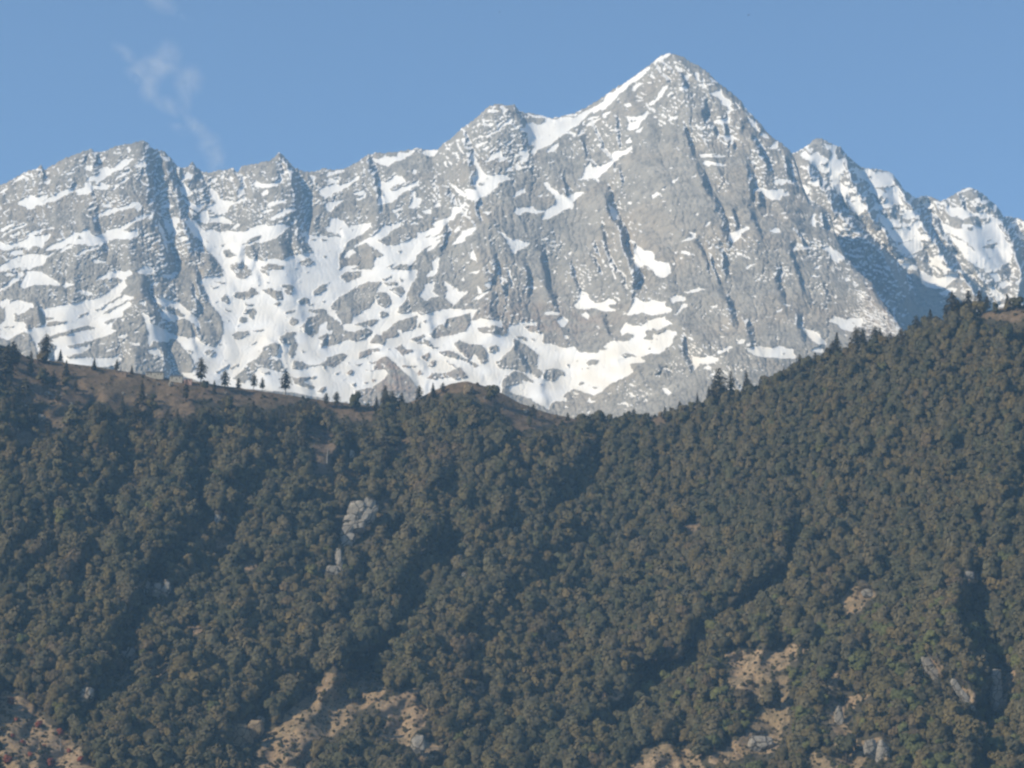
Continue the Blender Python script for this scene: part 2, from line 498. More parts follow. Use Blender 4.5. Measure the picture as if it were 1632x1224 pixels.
((960, 70, 5.8286), """
S 0,590 40,460 110,450 200,370 270,320 340,270 440,210 440,235 380,290 330,330 260,370 230,400 180,450 130,490 90,530 40,580 0,620
S 480,165 540,120 610,85 650,85 620,110 560,140 490,175
S 270,430 300,380 370,360 340,400 300,440
S 200,570 260,550 270,580 220,590
S 300,520 390,525 340,540
S 290,480 330,490 310,495
S 0,660 60,625 80,635 30,665
S 410,570 440,545 490,520 520,460 560,400 600,385 590,430 550,490 500,540 450,570
S 600,480 650,430 640,460 610,500
S 320,820 380,760 370,800 340,830
S 0,1200 30,1130 90,1080 100,1010 180,1000 280,940 250,1000 160,1050 90,1120 40,1180
S 220,890 260,870 240,910
S 600,715 640,680 720,660 650,700
S 470,685 500,670 510,690
S 665,200 720,220 745,225 735,255 700,245
S 750,300 850,270 790,340 770,330
S 860,260 900,280 890,350 870,320
S 890,380 950,360 970,400 900,400
S 920,340 940,315 960,350
S 1000,310 1045,350 1010,355
S 780,340 830,370 800,370
S 560,215 590,230 580,250
S 535,240 550,250 540,270
S 625,310 640,335 625,350
S 415,350 470,360 430,370
S 710,400 790,400 770,430 720,425
S 840,400 870,400 850,415
S 1000,460 1070,440 1100,420 1120,480 1190,530 1200,560 1180,580 1225,610 1160,655 1150,630 1190,610 1130,570 1100,550 1110,520 1050,490
S 1030,715 1150,690 1190,680 1180,740 1040,735
S 1060,680 1100,670 1080,690
S 1050,815 1110,850 1200,850 1260,880 1150,895 1100,850
S 1110,900 1170,930 1140,935
S 1310,580 1370,610 1420,650 1420,680 1360,640
S 1340,670 1420,720 1440,760 1450,810 1410,780 1370,730
S 1460,840 1520,830 1560,880 1500,870
S 1550,980 1600,910 1632,900 1632,960
S 1540,1060 1600,1100 1632,1080 1610,1120
S 885,1030 1000,1020 1050,1015 1000,1050 1170,1050 1090,1030 920,1060
S 930,1110 970,1080 1050,1100 1160,1130 1120,1140 1000,1120 980,1135
S 800,880 840,870 830,900
S 955,885 1010,890 980,905
S 760,760 800,750 790,765
S 920,770 960,770 940,785
S 1220,540 1290,600 1240,570
S 1370,1090 1430,1075 1400,1100
S 620,1150 660,1150 640,1160
S 830,1060 870,1065 850,1075
"""),
((1020, 270, 5.8286), """
S 0,755 100,765 130,790 130,840 200,860 250,860 285,900 285,960 230,1005 140,990 120,940 90,910 50,890 0,900
S 110,240 170,205 200,230 150,250 120,275
S 290,120 345,75 350,95 310,130
S 200,185 250,165 220,195
S 200,300 240,290 220,305
S 480,80 520,50 525,70
S 500,420 550,400 530,425
S 260,385 290,375 275,392
S 595,545 640,490 660,480 650,510
S 370,680 430,640 490,630 455,580 510,590 520,640 440,660
S 320,690 350,680 340,695
S 370,560 400,560 385,575
S 310,780 350,755 330,785
S 380,750 420,755 470,785 510,770 450,800 390,775
S 360,825 400,815 380,835
S 300,875 330,860 320,880
S 825,590 900,575 990,530 1020,545 940,600 920,655 860,680 825,640
S 890,765 950,780 950,795 900,785
S 820,825 870,830 840,838
S 1065,690 1120,680 1090,698
S 980,915 1020,890 1080,870 1040,900 1000,925
S 805,950 850,965 840,980
S 530,890 550,900 545,910
S 1230,115 1290,90 1400,95 1390,115 1310,135 1250,130
S 1085,165 1140,165 1200,190 1320,180 1320,220 1380,210 1370,245 1320,240 1300,285 1220,280 1150,240
S 1070,120 1100,90 1110,105 1080,140
S 1420,290 1510,320 1450,305
S 1200,575 1260,535 1300,560 1300,585 1240,585
S 1200,415 1240,425 1215,430
S 1600,430 1632,410 1632,540 1600,520
S 285,1210 340,1175 430,1190 410,1224 290,1224
S 410,1140 460,1130 550,1095 600,1115 530,1130 470,1145
S 1040,1170 1080,1185 1060,1190
S 1590,990 1632,975 1632,1000
"""),
((1040, 450, 5.8286), """
S 0,170 90,180 130,230 190,245 170,280 90,290 0,310
S 165,160 200,120 300,130 310,155 250,175 180,190
S 280,95 340,85 410,65 430,45 490,70 400,85 330,100
S 190,310 250,250 280,205 330,205 320,225 260,260 220,300
S 0,350 70,325 190,380 120,410 40,450 0,430
S 0,480 100,490 130,445 230,460 220,490 190,500 200,560 100,620 80,660 0,665
S 365,830 380,750 370,700 390,690 480,700 520,680 600,700 610,730 540,755 430,755 410,800
S 590,640 640,630 720,590 740,605 650,650 620,665
S 600,690 680,690 640,700
S 470,795 500,770 545,795 510,815
S 770,520 800,540 850,530 840,570 790,570
S 930,610 980,595 1080,610 1140,605 1190,585 1230,610 1300,620 1310,660 1340,690 1320,705 1200,705 1100,700 980,685 930,670 900,640 870,630 880,610
R 1195,655 1235,655 1215,670
S 1360,410 1440,450 1480,440 1530,470 1570,510 1620,575 1540,575 1470,540 1450,480
S 1480,630 1520,605 1580,620 1580,655 1510,650
S 1140,275 1210,240 1210,255 1160,280
S 535,230 590,210 610,215 550,240
S 620,430 690,450 650,445
S 620,510 700,495 650,512
S 910,125 960,130 930,137
S 690,240 740,250 720,270
S 100,990 130,980 175,1025 150,1050 110,1020
S 1150,865 1215,840 1210,860 1180,875
S 530,850 580,845 560,865
S 1230,200 1290,215 1250,225
"""),
((1280, 370, 5.8286), """
S 180,150 230,130 320,170 330,195 400,235 340,260 320,290 260,240 240,190
S 80,345 150,305 180,310 120,340
S 75,400 170,410 120,418
S 390,430 420,420 430,450 395,455
S 550,460 610,470 590,485
S 450,455 500,465 470,470
S 500,560 570,600 550,600
S 240,835 290,780 350,800 400,820 420,800 555,795 550,850 460,930 360,900 330,860
S 0,890 50,910 120,950 220,1040 120,1035 70,980
S 80,1100 120,1070 180,1095 170,1125
S 900,880 1050,880 1040,900 930,930
"""),
]
SHEETS_FAR = [
((1220, 200, 5.8286), """
S 330,260 370,240 420,280 470,250 560,300 600,330 620,250 600,220 560,200 550,170 660,190 650,240 640,270 660,320 720,310 720,360 750,390 720,420 680,430 700,480 740,460 700,500 640,520 580,480 600,430 520,430 480,400 420,350
R 510,340 590,320 580,370 520,380
S 600,520 680,510 700,540 810,590 720,660 660,630 640,570
R 640,545 680,545 660,565
S 740,690 800,660 870,650 880,700 940,750 920,800 860,830 820,800
R 770,700 820,680 860,690 800,720
S 800,390 900,430 920,400 970,400 1000,430 1100,430 1180,440 1200,500 1190,550 1060,570 980,580 1060,590 950,610 980,560 920,500 860,480
R 930,480 980,460 980,500
S 960,620 1060,590 1130,640 1110,590 1220,560 1240,600 1230,650 1300,740 1200,730 1140,760 1080,770 1040,790 980,770 1010,740 1120,720 1130,670
R 1020,650 1080,640 1110,700 1030,710
S 1030,830 1080,820 1130,870 1250,870 1220,910 1270,930 1340,960 1360,920 1420,880 1480,920 1410,960 1450,1030 1540,1020 1500,1060 1420,1060 1340,1060 1250,1090 1160,1040 1140,970 1100,930
R 1110,770 1220,750 1250,830 1220,870 1130,860
S 1280,770 1350,790 1440,820 1350,870 1270,860 1300,820
R 1150,960 1240,920 1270,945 1230,970
R 1280,900 1340,880 1330,920
R 1440,920 1500,890 1540,950 1500,1000 1450,970
R 1250,1090 1320,1070 1290,1110
S 1210,1120 1280,1130 1350,1070 1440,1060 1460,1110 1400,1180 1320,1200 1260,1180
S 340,490 400,460 380,490
S 400,520 480,500 500,560 440,545
S 550,700 600,700 600,725
S 330,540 420,580 440,650 380,620
S 730,870 770,870 750,900
S 800,980 860,970 900,1005
S 870,920 910,930 900,950
S 1060,1010 1100,1010 1090,1040
S 1470,740 1490,690 1560,765 1510,765
S 1490,1120 1560,1090 1580,1110 1520,1130
"""),
((1280, 370, 5.8286), """
S 780,0 1030,0 1010,40 1010,70 930,80 860,90 820,50
S 870,130 930,100 1060,70 1110,100 1110,150 1030,200 960,210 900,180
S 1070,50 1120,10 1190,40 1150,70
S 970,240 1060,230 1060,210 990,215
S 1170,300 1220,220 1280,200 1290,290 1340,320 1380,330 1320,360 1250,320
S 1090,360 1110,350 1160,400 1270,430 1400,380 1450,370 1430,420 1350,480 1310,525 1220,525 1140,500 1090,450
S 1260,570 1350,520 1430,520 1430,550 1350,590 1300,590
S 1480,545 1540,520 1560,535 1510,555
S 900,300 960,280 1050,310 1060,350 930,330
"""),
((1400, 280, 5.565), """
S 550,240 590,225 620,290 720,280 790,320 840,350 800,370 750,390 690,360 620,330 600,270
S 550,420 600,430 680,470 750,470 740,430 810,430 900,460 1000,400 990,370 900,380 860,330 950,330 1050,380 1110,390 1060,430 1080,470 1130,530 1110,550 1170,600 1190,700 1170,760 1100,790 1080,820 1000,840 960,860 930,830 950,740 870,700 850,650 780,590 700,540 590,500
R 780,460 840,450 830,490 800,490
R 740,400 870,370 1000,390 930,440 840,420 760,430
R 910,630 1060,590 1050,640 960,650
R 950,580 1010,555 1000,580
S 690,150 760,120 830,100 830,120 740,145
S 760,200 800,200 790,215
S 810,220 860,225 840,250
S 900,285 940,290 940,310
S 990,870 1050,860 1090,920 1040,940 1010,910
S 1060,960 1130,930 1190,965 1130,980 1100,1005 1060,985
S 410,250 430,200 440,240 490,280 430,280
S 1140,450 1200,430 1240,390 1230,440 1180,465
S 1200,500 1291,540 1291,570 1230,540
S 1270,410 1291,405 1291,480
S 600,510 700,560 780,600 860,680 940,750 930,830 860,800 760,720 680,600
S 960,970 1050,1010 1150,1080 1060,1100 990,1020
"""),
]
# skylines: bearing mark, height mark
SKY_MAIN = "-260,360 -120,330 0,296 20,285 45,272 60,268 66,262 70,272 85,262 110,250 135,240 145,238 150,243 170,240 185,232 205,229 228,224 236,228 245,238 258,240 272,250 282,265 290,268 300,265 307,257 313,268 320,272 335,275 345,272 360,270 372,267 378,275 385,265 400,262 415,259 430,256 445,243 458,254 470,268 485,273 500,274 515,268 525,271 545,270 560,263 575,255 586,246 605,243 625,243 645,240 668,235 675,239 697,238 705,230 720,220 735,205 750,195 765,183 778,170 790,165 800,167 810,168 820,167 828,178 850,181 868,186 880,188 900,184 915,180 935,171 950,162 968,150 980,140 1000,129 1020,114 1037,102 1050,91 1065,85 1078,86 1090,92 1102,100 1115,105 1130,116 1140,128 1150,135 1160,143 1168,150 1180,160 1190,175 1200,185 1210,195 1220,208 1230,218 1245,228 1258,238 1266,252 1272,270 1279,296 1290,318 1310,331 1322,338 1330,368 1349,411 1368,434 1390,452 1400,473 1415,493 1434,521 1455,548 1480,600 1520,700 1560,790"
SKY_FAR = "1040,300 1150,270 1240,252 1270,242 1285,233 1295,224 1305,219 1315,224 1330,231 1340,235 1350,247 1362,258 1372,266 1385,269 1400,270 1415,273 1425,280 1433,290 1438,300 1450,308 1460,316 1470,313 1478,312 1488,316 1500,320 1510,316 1520,310 1535,302 1545,298 1555,302 1565,308 1575,316 1590,330 1600,345 1615,346 1625,348 1632,353 1700,380 1800,372 1950,420"
# ribs (crest line ; height ; drop-off on the shaded side in marks) and gullies
RIBS_MAIN = """
40 14;236,228 232,265 240,320 241,345 252,370 265,395 268,420 258,440
40 12;222,440 228,465 245,490 252,520 258,560 265,610
36 13;262,250 270,275 282,320 290,360 305,385 330,415 345,435
32 14;445,243 462,270 470,310 474,345 480,390 485,410
28 9;586,246 592,280 600,310 600,340
26 10;735,205 742,232 750,262 752,300
24 9;820,167 832,190 840,215
60 17;951,290 962,315 982,360 1000,410 1006,440 1002,475
22 7;957,365 972,410 990,445 1000,470
20 6;935,400 950,425 962,440
20 8;855,400 864,420 872,460 884,490
16 6;903,420 915,440 925,462
16 7;831,420 838,440 845,470
18 6;975,183 984,210 985,236
20 6;921,220 930,235 938,257
22 9;1080,116 1086,128 1090,140
18 6;1056,120 1060,132
24 7;1085,197 1092,215 1104,250
26 8;1117,165 1122,180 1140,207
34 10;1195,218 1206,238 1218,258 1226,275
30 7;1106,262 1116,279 1132,310 1140,332 1145,350
34 8;1143,335 1150,360 1155,385
24 7;1138,390 1148,410 1157,440
22 7;1126,407 1136,425 1147,447
26 8;1183,262 1190,275 1197,300 1197,321
22 7;1205,303 1211,315 1214,330
20 6;1258,364 1268,375 1280,388 1292,400
18 6;1236,416 1237,440 1244,460 1250,480
16 5;1260,390 1264,410 1274,441 1284,476
24 9;1083,530 1086,550 1092,565 1100,590
26 10;1142,455 1150,470 1165,490 1168,520
22 7;1181,500 1190,520 1200,545
20 7;960,500 970,520 982,545
26 9;1040,600 1045,585 1060,600
20 7;820,545 830,570 842,590
16 6;640,570 655,590 668,612
20 7;395,395 402,412 400,430
16 7;312,265 322,290 326,320
16 6;375,270 382,300 384,320
24 9;150,243 152,255 154,265
16 6;66,262 74,275 76,285
14 6;135,240 138,260
20 8;50,480 60,495 66,510 66,520
24 8;307,435 315,450 325,475
22 7;303,520 306,540 310,560
18 6;425,540 440,560 442,575
22 7;1270,500 1278,520 1284,540
"""
GULLIES_MAIN = """
30;340,310 365,400 380,480 365,560 335,610
38;450,470 420,530 370,590 330,640
22;310,330 340,400 372,470
22;530,340 560,385 540,440 470,500
22;740,315 690,365 640,420 560,470 480,510
20;640,480 620,510 560,560 520,590
16;840,190 860,230 845,250
14;945,283 980,260 1005,240
14;830,350 880,330 920,310
30;815,525 860,560 920,600 880,650
26;1050,520 1000,570 930,620 880,650
14;1012,420 1030,440
12;815,400 830,410
22;0,545 60,530 130,520 180,480
14;560,330 620,300
"""
RIBS_FAR = """
70 22;1278,262 1300,282 1322,305 1330,330 1335,345
80 22;1330,330 1345,345 1367,371 1395,392 1409,405 1418,420 1440,470
70 20;1345,240 1354,272 1371,311 1381,330 1395,352 1412,372 1430,400
110 30;1428,285 1446,325 1470,350 1488,376 1495,410 1512,425 1532,432 1545,455 1560,480 1580,530
95 28;1545,298 1590,340 1603,365 1612,385 1614,405 1622,440 1630,480
60 20;1632,353 1650,400 1660,450
"""
GULLIES_FAR = """
45;1290,300 1310,340 1340,400 1400,480 1430,530
30;1385,270 1392,310 1400,345 1430,390 1452,430
50;1448,310 1480,355 1500,395 1520,425 1555,455 1580,500
30;1480,330 1510,380
"""
# the wooded hill in front
SKY_HILL = "-400,540 -120,530 0,549 20,556 45,571 75,574 110,579 150,584 200,592 260,602 310,608 370,617 420,624 470,631 520,639 560,644 600,648 640,646 665,636 690,623 720,611 745,608 775,616 800,627 830,643 860,654 890,662 920,668 960,668 1000,667 1040,664 1080,660 1120,652 1160,641 1200,628 1250,606 1280,592 1320,578 1360,568 1400,560 1440,546 1480,530 1520,514 1550,502 1590,492 1632,486 1720,470 1850,465 2050,480"
RIBS_HILL = """
60 60;690,700 670,730 640,770 580,850 545,950 470,1040 380,1130 320,1230
60 50;980,780 940,810 870,880 770,980 650,1080 570,1210
22 60;1600,490 1450,650 1345,790 1290,870 1250,950
30 50;1420,900 1300,960 1180,1020 1090,1120 1010,1230
50 45;150,584 110,700 60,840 30,960 0,1080
50 45;440,626 410,700 350,800 290,900 262,990 200,1100
50 45;1632,700 1570,820 1510,920
45 45;1400,1010 1480,1100 1530,1224
40 40;60,1120 130,1200 170,1260
40 40;560,645 520,730 470,840 440,930
"""
GULLIES_HILL = """
75;730,720 712,800 703,860 688,920 640,990 590,1050 540,1110
70;1300,780 1268,860 1235,935 1180,985 1070,1060 1000,1120 960,1200
65;330,690 330,760 300,870 235,940 208,1000 190,1060 150,1130 140,1180
95;1575,920 1545,1000 1560,1080 1572,1150 1560,1260
40;200,620 190,760 150,880 100,1000
35;590,900 560,960 520,1020
40;960,668 930,760 860,860
"""
# open ground on the hill: G = dry grass, K = bare rock
OPEN = [
((0, 0, 1.0), """
G 0,540 75,566 210,584 300,600 420,618 480,634 440,652 330,636 280,640 240,630 215,640 190,650 160,642 140,640 120,660 100,682 65,686 65,660 90,640 40,640 30,620 0,600
G 440,620 560,638 600,642 590,670 560,670 530,655 500,640
G 640,640 690,620 720,605 760,606 830,638 925,664 900,670 850,684 830,686 810,662 790,650 770,640 745,622 700,630
G 225,590 310,600 310,660 240,670 215,650
G 520,1072 600,1066 612,1105 575,1132 540,1165 505,1200 475,1245 402,1245 412,1190 452,1145 490,1105
G 600,1118 660,1098 682,1140 652,1188 602,1172
G 375,1160 410,1150 415,1165 385,1190 372,1180
G 500,700 530,690 530,760 505,750
G 1555,488 1640,474 1640,508 1600,512 1565,505
G 960,1100 995,1105 985,1116 962,1112
G 665,1185 700,1185 700,1224 670,1210
G 340,858 366,852 372,868 350,874
G 384,896 410,890 412,906 390,910
G 296,1000 318,992 322,1008 300,1014
G 236,1066 282,1056 290,1074 250,1082
G 492,682 512,676 516,694 498,700
G 628,704 648,698 650,714 632,718
G 548,752 572,744 576,760 556,766
G 600,792 618,786 622,800 604,804
G 20,690 46,684 50,704 26,710
G 150,812 172,806 176,820 156,826
G 870,1010 892,1004 896,1018 874,1024
G 742,1090 766,1084 770,1100 748,1106
G 1040,668 1062,662 1064,672 1044,676
G 1096,836 1112,832 1114,846 1100,848
"""),
((980, 850, 2.5031), """
G 440,490 520,500 650,480 650,520 580,550 580,660 530,630 460,580 490,540
G 650,570 690,570 690,700 640,700 620,660
G 835,580 885,555 890,640 860,620
G 915,660 1010,630 1080,630 1000,655 930,695
G 520,790 650,740 660,850 600,880 520,870 400,915 385,890 470,850
G 90,895 210,840 340,872 350,970 40,970
G 590,670 700,660 690,750 600,820 500,900 420,930 380,905 470,835 550,770
G 430,470 560,470 690,455 690,540 610,575 610,690 510,640 440,590 470,540
G 845,640 905,690 940,790 1000,890 980,960 890,960 875,800
G 885,240 1000,205 1045,240 970,320 935,320
G 690,450 740,425 775,470 720,505
G 1235,495 1295,520 1335,570 1300,590 1260,555
G 1370,590 1445,660 1440,695 1400,655
G 1490,650 1530,555 1610,545 1565,620 1560,695 1505,705
G 865,775 925,830 975,850 960,925 920,905
G 775,865 830,885 880,960 800,960
G 865,695 915,700 905,775 870,760
G 990,830 1060,805 1100,880 1060,910 1010,865
G 190,525 280,445 290,460 220,525
G 1465,885 1525,825 1510,895
G 1405,160 1450,160 1450,190 1410,190
"""),
((0, 850, 2.511), """
G 0,640 60,640 120,690 185,760 260,800 330,870 390,960 0,960
G 415,585 525,565 495,605
G 460,500 510,465 550,490 500,545 470,535
G 545,205 600,185 670,190 675,250 640,270 600,245
G 310,640 345,615 375,630 375,675 325,675
G 930,845 950,765 1045,735 1045,770 1000,800 960,845
G 1285,640 1300,690 1430,700 1470,610 1420,570
"""),
]
# ---------------------------------------------------------------- helpers
def tag(o, label=None, cat=None, group=None, kind=None):
    if label: o["label"] = label
    if cat: o["category"] = cat
    if group: o["group"] = group
    if kind: o["kind"] = kind
    return o

SP, CP = math.sin(R(PITCH)), math.cos(R(PITCH))

def point(u, v, w):
    """survey marks (u right, v down) and forward distance w in metres -> world point(s)"""
    x = (u - 816.0) / FPX
    y = (612.0 - v) / FPX
    return np.stack([w * x, w * (CP - y * SP), w * (SP + y * CP)], axis=-1)

def mark(p):
    """world point -> (u, v, w)"""
    w = p[1] * CP + p[2] * SP
    y = (p[2] * CP - p[1] * SP) / w
    return 816.0 + FPX * p[0] / w, 612.0 - FPX * y, w

def pts(s):
    return np.array([[float(a) for a in q.split(",")] for q in s.split()])

_perm = RNG.permutation(512)
_ang = RNG.random(512) * 2 * np.pi
def gnoise(x, y, seed=0):
    xi = np.floor(x).astype(np.int64); yi = np.floor(y).astype(np.int64)
    fx = x - xi; fy = y - yi
    def g(ix, iy, dx, dy):
        h = _perm[(_perm[(ix + seed * 37) & 511] + iy) & 511]
        a = _ang[h]
        return np.cos(a) * dx + np.sin(a) * dy
    sx = fx * fx * fx * (fx * (fx * 6 - 15) + 10); sy = fy * fy * fy * (fy * (fy * 6 - 15) + 10)
    a = g(xi, yi, fx, fy); b = g(xi + 1, yi, fx - 1, fy)
    c = g(xi, yi + 1, fx, fy - 1); d = g(xi + 1, yi + 1, fx - 1, fy - 1)
    return ((a + (b - a) * sx) + ((c + (d - c) * sx) - (a + (b - a) * sx)) * sy) * 1.4

def fbm(x, y, octs=4, seed=0, gain=0.5):
    s = 0; a = 1.0; t = 0
    for k in range(octs):
        s = s + a * gnoise(x * 2 ** k, y * 2 ** k, seed + k); t += a; a *= gain
    return s / t

def ridged(x, y, octs=4, seed=0, gain=0.5):
    s = 0; a = 1.0; t = 0
    for k in range(octs):
        s = s + a * (1 - 2 * np.abs(gnoise(x * 2 ** k, y * 2 ** k, seed + k))); t += a; a *= gain
    return s / t

def raster(poly, X0, Y0, S, grid, val):
    p = (poly - (X0, Y0)) * S
    h, w = grid.shape
    x0 = max(0, int(p[:, 0].min())); x1 = min(w - 1, int(p[:, 0].max()) + 1)
    y0 = max(0, int(p[:, 1].min())); y1 = min(h - 1, int(p[:, 1].max()) + 1)
    if x1 <= x0 or y1 <= y0: return
    gx, gy = np.meshgrid(np.arange(x0, x1 + 1) + .5, np.arange(y0, y1 + 1) + .5)
    ins = np.zeros(gx.shape, bool)
    n = len(p)
    for i in range(n):
        ax, ay = p[i]; bx, by = p[(i + 1) % n]
        if ay == by: continue
        c = (ay > gy) != (by > gy)
        ins ^= c & (gx < (bx - ax) * (gy - ay) / (by - ay) + ax)
    sub = grid[y0:y1 + 1, x0:x1 + 1]
    sub[ins] = val

def blur(g, n):
    for _ in range(n):
        g = np.pad(g, 1, mode='edge')
        g = (g[:-2] + 2 * g[1:-1] + g[2:]) / 4
        g = (g[:, :-2] + 2 * g[:, 1:-1] + g[:, 2:]) / 4
    return g

def sample(g, X0, Y0, S, u, v):
    x = np.clip((u - X0) * S - .5, 0, g.shape[1] - 1.001); y = np.clip((v - Y0) * S - .5, 0, g.shape[0] - 1.001)
    xi = x.astype(int); yi = y.astype(int); fx = x - xi; fy = y - yi
    return (g[yi, xi] * (1 - fx) + g[yi, xi + 1] * fx) * (1 - fy) + (g[yi + 1, xi] * (1 - fx) + g[yi + 1, xi + 1] * fx) * fy

def outlines(sheets, X0, Y0, S, W, H, codes):
    g = np.zeros((H, W))
    for (ox, oy, s), text in sheets:
        for line in text.strip().splitlines():
            k, rest = line.split(" ", 1)
            raster(pts(rest) / s + (ox, oy), X0, Y0, S, g, codes[k])
    return g

def dense(p, step=1.0):
    out = []
    for a, b in zip(p[:-1], p[1:]):
        n = max(1, int(np.hypot(*(b - a)) / step))
        out += [a + (b - a) * k / n for k in range(n)]
    return np.array(out + [p[-1]])

def relief_field(ribs, gullies, X0, Y0, W, H, cell, screen, rib_gain=1.0, bank=0.0):
    """height field in metres towards the viewer, diffused from crest and gully lines"""
    w = int(W / cell); h = int(H / cell)
    val = np.zeros((h, w)); cnt = np.zeros((h, w))
    def put(p, amps):
        x = ((p[:, 0] - X0) / cell).astype(int); y = ((p[:, 1] - Y0) / cell).astype(int)
        ok = (x >= 0) & (x < w) & (y >= 0) & (y < h)
        np.add.at(val, (y[ok], x[ok]), amps[ok]); np.add.at(cnt, (y[ok], x[ok]), 1)
    for line in ribs.strip().splitlines():
        hd, body = line.split(";")
        a, drop = [float(q) for q in hd.split()]
        a *= rib_gain
        p = dense(pts(body)); n = len(p)
        t = np.linspace(0, 1, n); env = np.minimum(1, np.minimum(t, 1 - t) * 5 + .25)
        put(p, a * env)
        put(p + (drop * .85, drop * .12), -a * .75 * env)
    for line in gullies.strip().splitlines():
        hd, body = line.split(";")
        p = dense(pts(body)); t = np.linspace(0, 1, len(p)); env = np.minimum(1, np.minimum(t, 1 - t) * 5 + .2)
        put(p, -float(hd) * env)
        if bank: put(p - (bank, bank * .2), .75 * float(hd) * env)
    levels = [(val, cnt)]
    while min(levels[-1][0].shape) > 12:
        V, N = levels[-1]
        hh, ww = V.shape[0] // 2 * 2, V.shape[1] // 2 * 2
        q = lambda A: A[:hh:2, :ww:2] + A[1:hh:2, :ww:2] + A[:hh:2, 1:ww:2] + A[1:hh:2, 1:ww:2]
        levels.append((q(V), q(N)))
    f = None
    for li in range(len(levels) - 1, -1, -1):
        V, N = levels[li]
        m = N > 0
        fix = np.where(m, V / np.maximum(N, 1), 0)
        if f is None: f = np.zeros(V.shape)
        else:
            f = np.repeat(np.repeat(f, 2, 0), 2, 1)
            f = np.pad(f, ((0, max(0, V.shape[0] - f.shape[0])), (0, max(0, V.shape[1] - f.shape[1]))), mode='edge')[:V.shape[0], :V.shape[1]]
        sc_ = screen * (4 ** li)
        for _ in range(70):
            f = np.where(m, fix, f)
            p = np.pad(f, 1, mode='edge')
            f = (p[:-2, 1:-1] + p[2:, 1:-1] + p[1:-1, :-2] + p[1:-1, 2:]) / (4 + sc_)
        f = np.where(m, fix, f)
    return blur(f, 2)

def grid_mesh(name, P, attrs, mat):
    """P: rows x cols x 3"""
    h, w, _ = P.shape
    me = bpy.data.meshes.new(name)
    me.vertices.add(h * w)
    me.vertices.foreach_set("co", P.reshape(-1).astype(np.float32))
    i = np.arange(h * w).reshape(h, w)
    q = np.stack([i[1:, :-1], i[1:, 1:], i[:-1, 1:], i[:-1, :-1]], -1).reshape(-1, 4)
    me.loops.add(q.size); me.loops.foreach_set("vertex_index", q.reshape(-1).astype(np.int32))
    me.polygons.add(len(q)); me.polygons.foreach_set("loop_start", np.arange(0, q.size, 4, dtype=np.int32))
    me.update(calc_edges=True)
    for k, a in attrs.items():
        at = me.attributes.new(k, 'FLOAT', 'POINT')
        at.data.foreach_set("value", a.reshape(-1).astype(np.float32))
    me.polygons.foreach_set("use_smooth", np.ones(len(q), bool))
    me.materials.append(mat)
    o = bpy.data.objects.new(name, me)
    C.objects.link(o)
    return o

# ---------------------------------------------------------------- materials for the land
def new_mat(name):
    m = bpy.data.materials.new(name); m.use_nodes = True
    nt = m.node_tree
    b = nt.nodes["Principled BSDF"]
    b.inputs["Roughness"].default_value = 0.9
    b.inputs["Specular IOR Level"].default_value = 0.15
    return m, nt, b

def n_noise(nt, coord, scale, detail=4, rough=.55):
    n = nt.nodes.new("ShaderNodeTexNoise"); n.inputs["Scale"].default_value = scale
    n.inputs["Detail"].default_value = detail; n.inputs["Roughness"].default_value = rough
    nt.links.new(coord, n.inputs["Vector"]); return n.outputs["Fac"]

def n_ramp(nt, fac, stops):
    r = nt.nodes.new("ShaderNodeValToRGB")
    e = r.color_ramp.elements
    while len(e) < len(stops): e.new(0.5)
    for k, (p, c) in enumerate(stops):
        e[k].position = p; e[k].color = (*c, 1)
    nt.links.new(fac, r.inputs["Fac"]); return r.outputs["Color"]

def n_mix(nt, fac, a, b, mode='MIX'):
    m = nt.nodes.new("ShaderNodeMix"); m.data_type = 'RGBA'; m.blend_type = mode
    for sock, v in ((m.inputs[0], fac), (m.inputs[6], a), (m.inputs[7], b)):
        if isinstance(v, (int, float)): sock.default_value = v
        elif isinstance(v, tuple): sock.default_value = (*v, 1)
        else: nt.links.new(v, sock)
    return m.outputs[2]

def n_attr(nt, name):
    a = nt.nodes.new("ShaderNodeAttribute"); a.attribute_name = name; return a.outputs["Fac"]

def n_math(nt, op, a, b=0.0, clamp=False):
    m = nt.nodes.new("ShaderNodeMath"); m.operation = op; m.use_clamp = clamp
    for s, v in zip(m.inputs, (a, b)):
        if isinstance(v, (int, float)): s.default_value = v
        else: nt.links.new(v, s)
    return m.outputs[0]

def n_bump(nt, b, h, strength, dist):
    bp = nt.nodes.new("ShaderNodeBump"); bp.inputs["Strength"].default_value = strength; bp.inputs["Distance"].default_value = dist
    nt.links.new(h, bp.inputs["Height"]); nt.links.new(bp.outputs[0], b.inputs["Normal"])

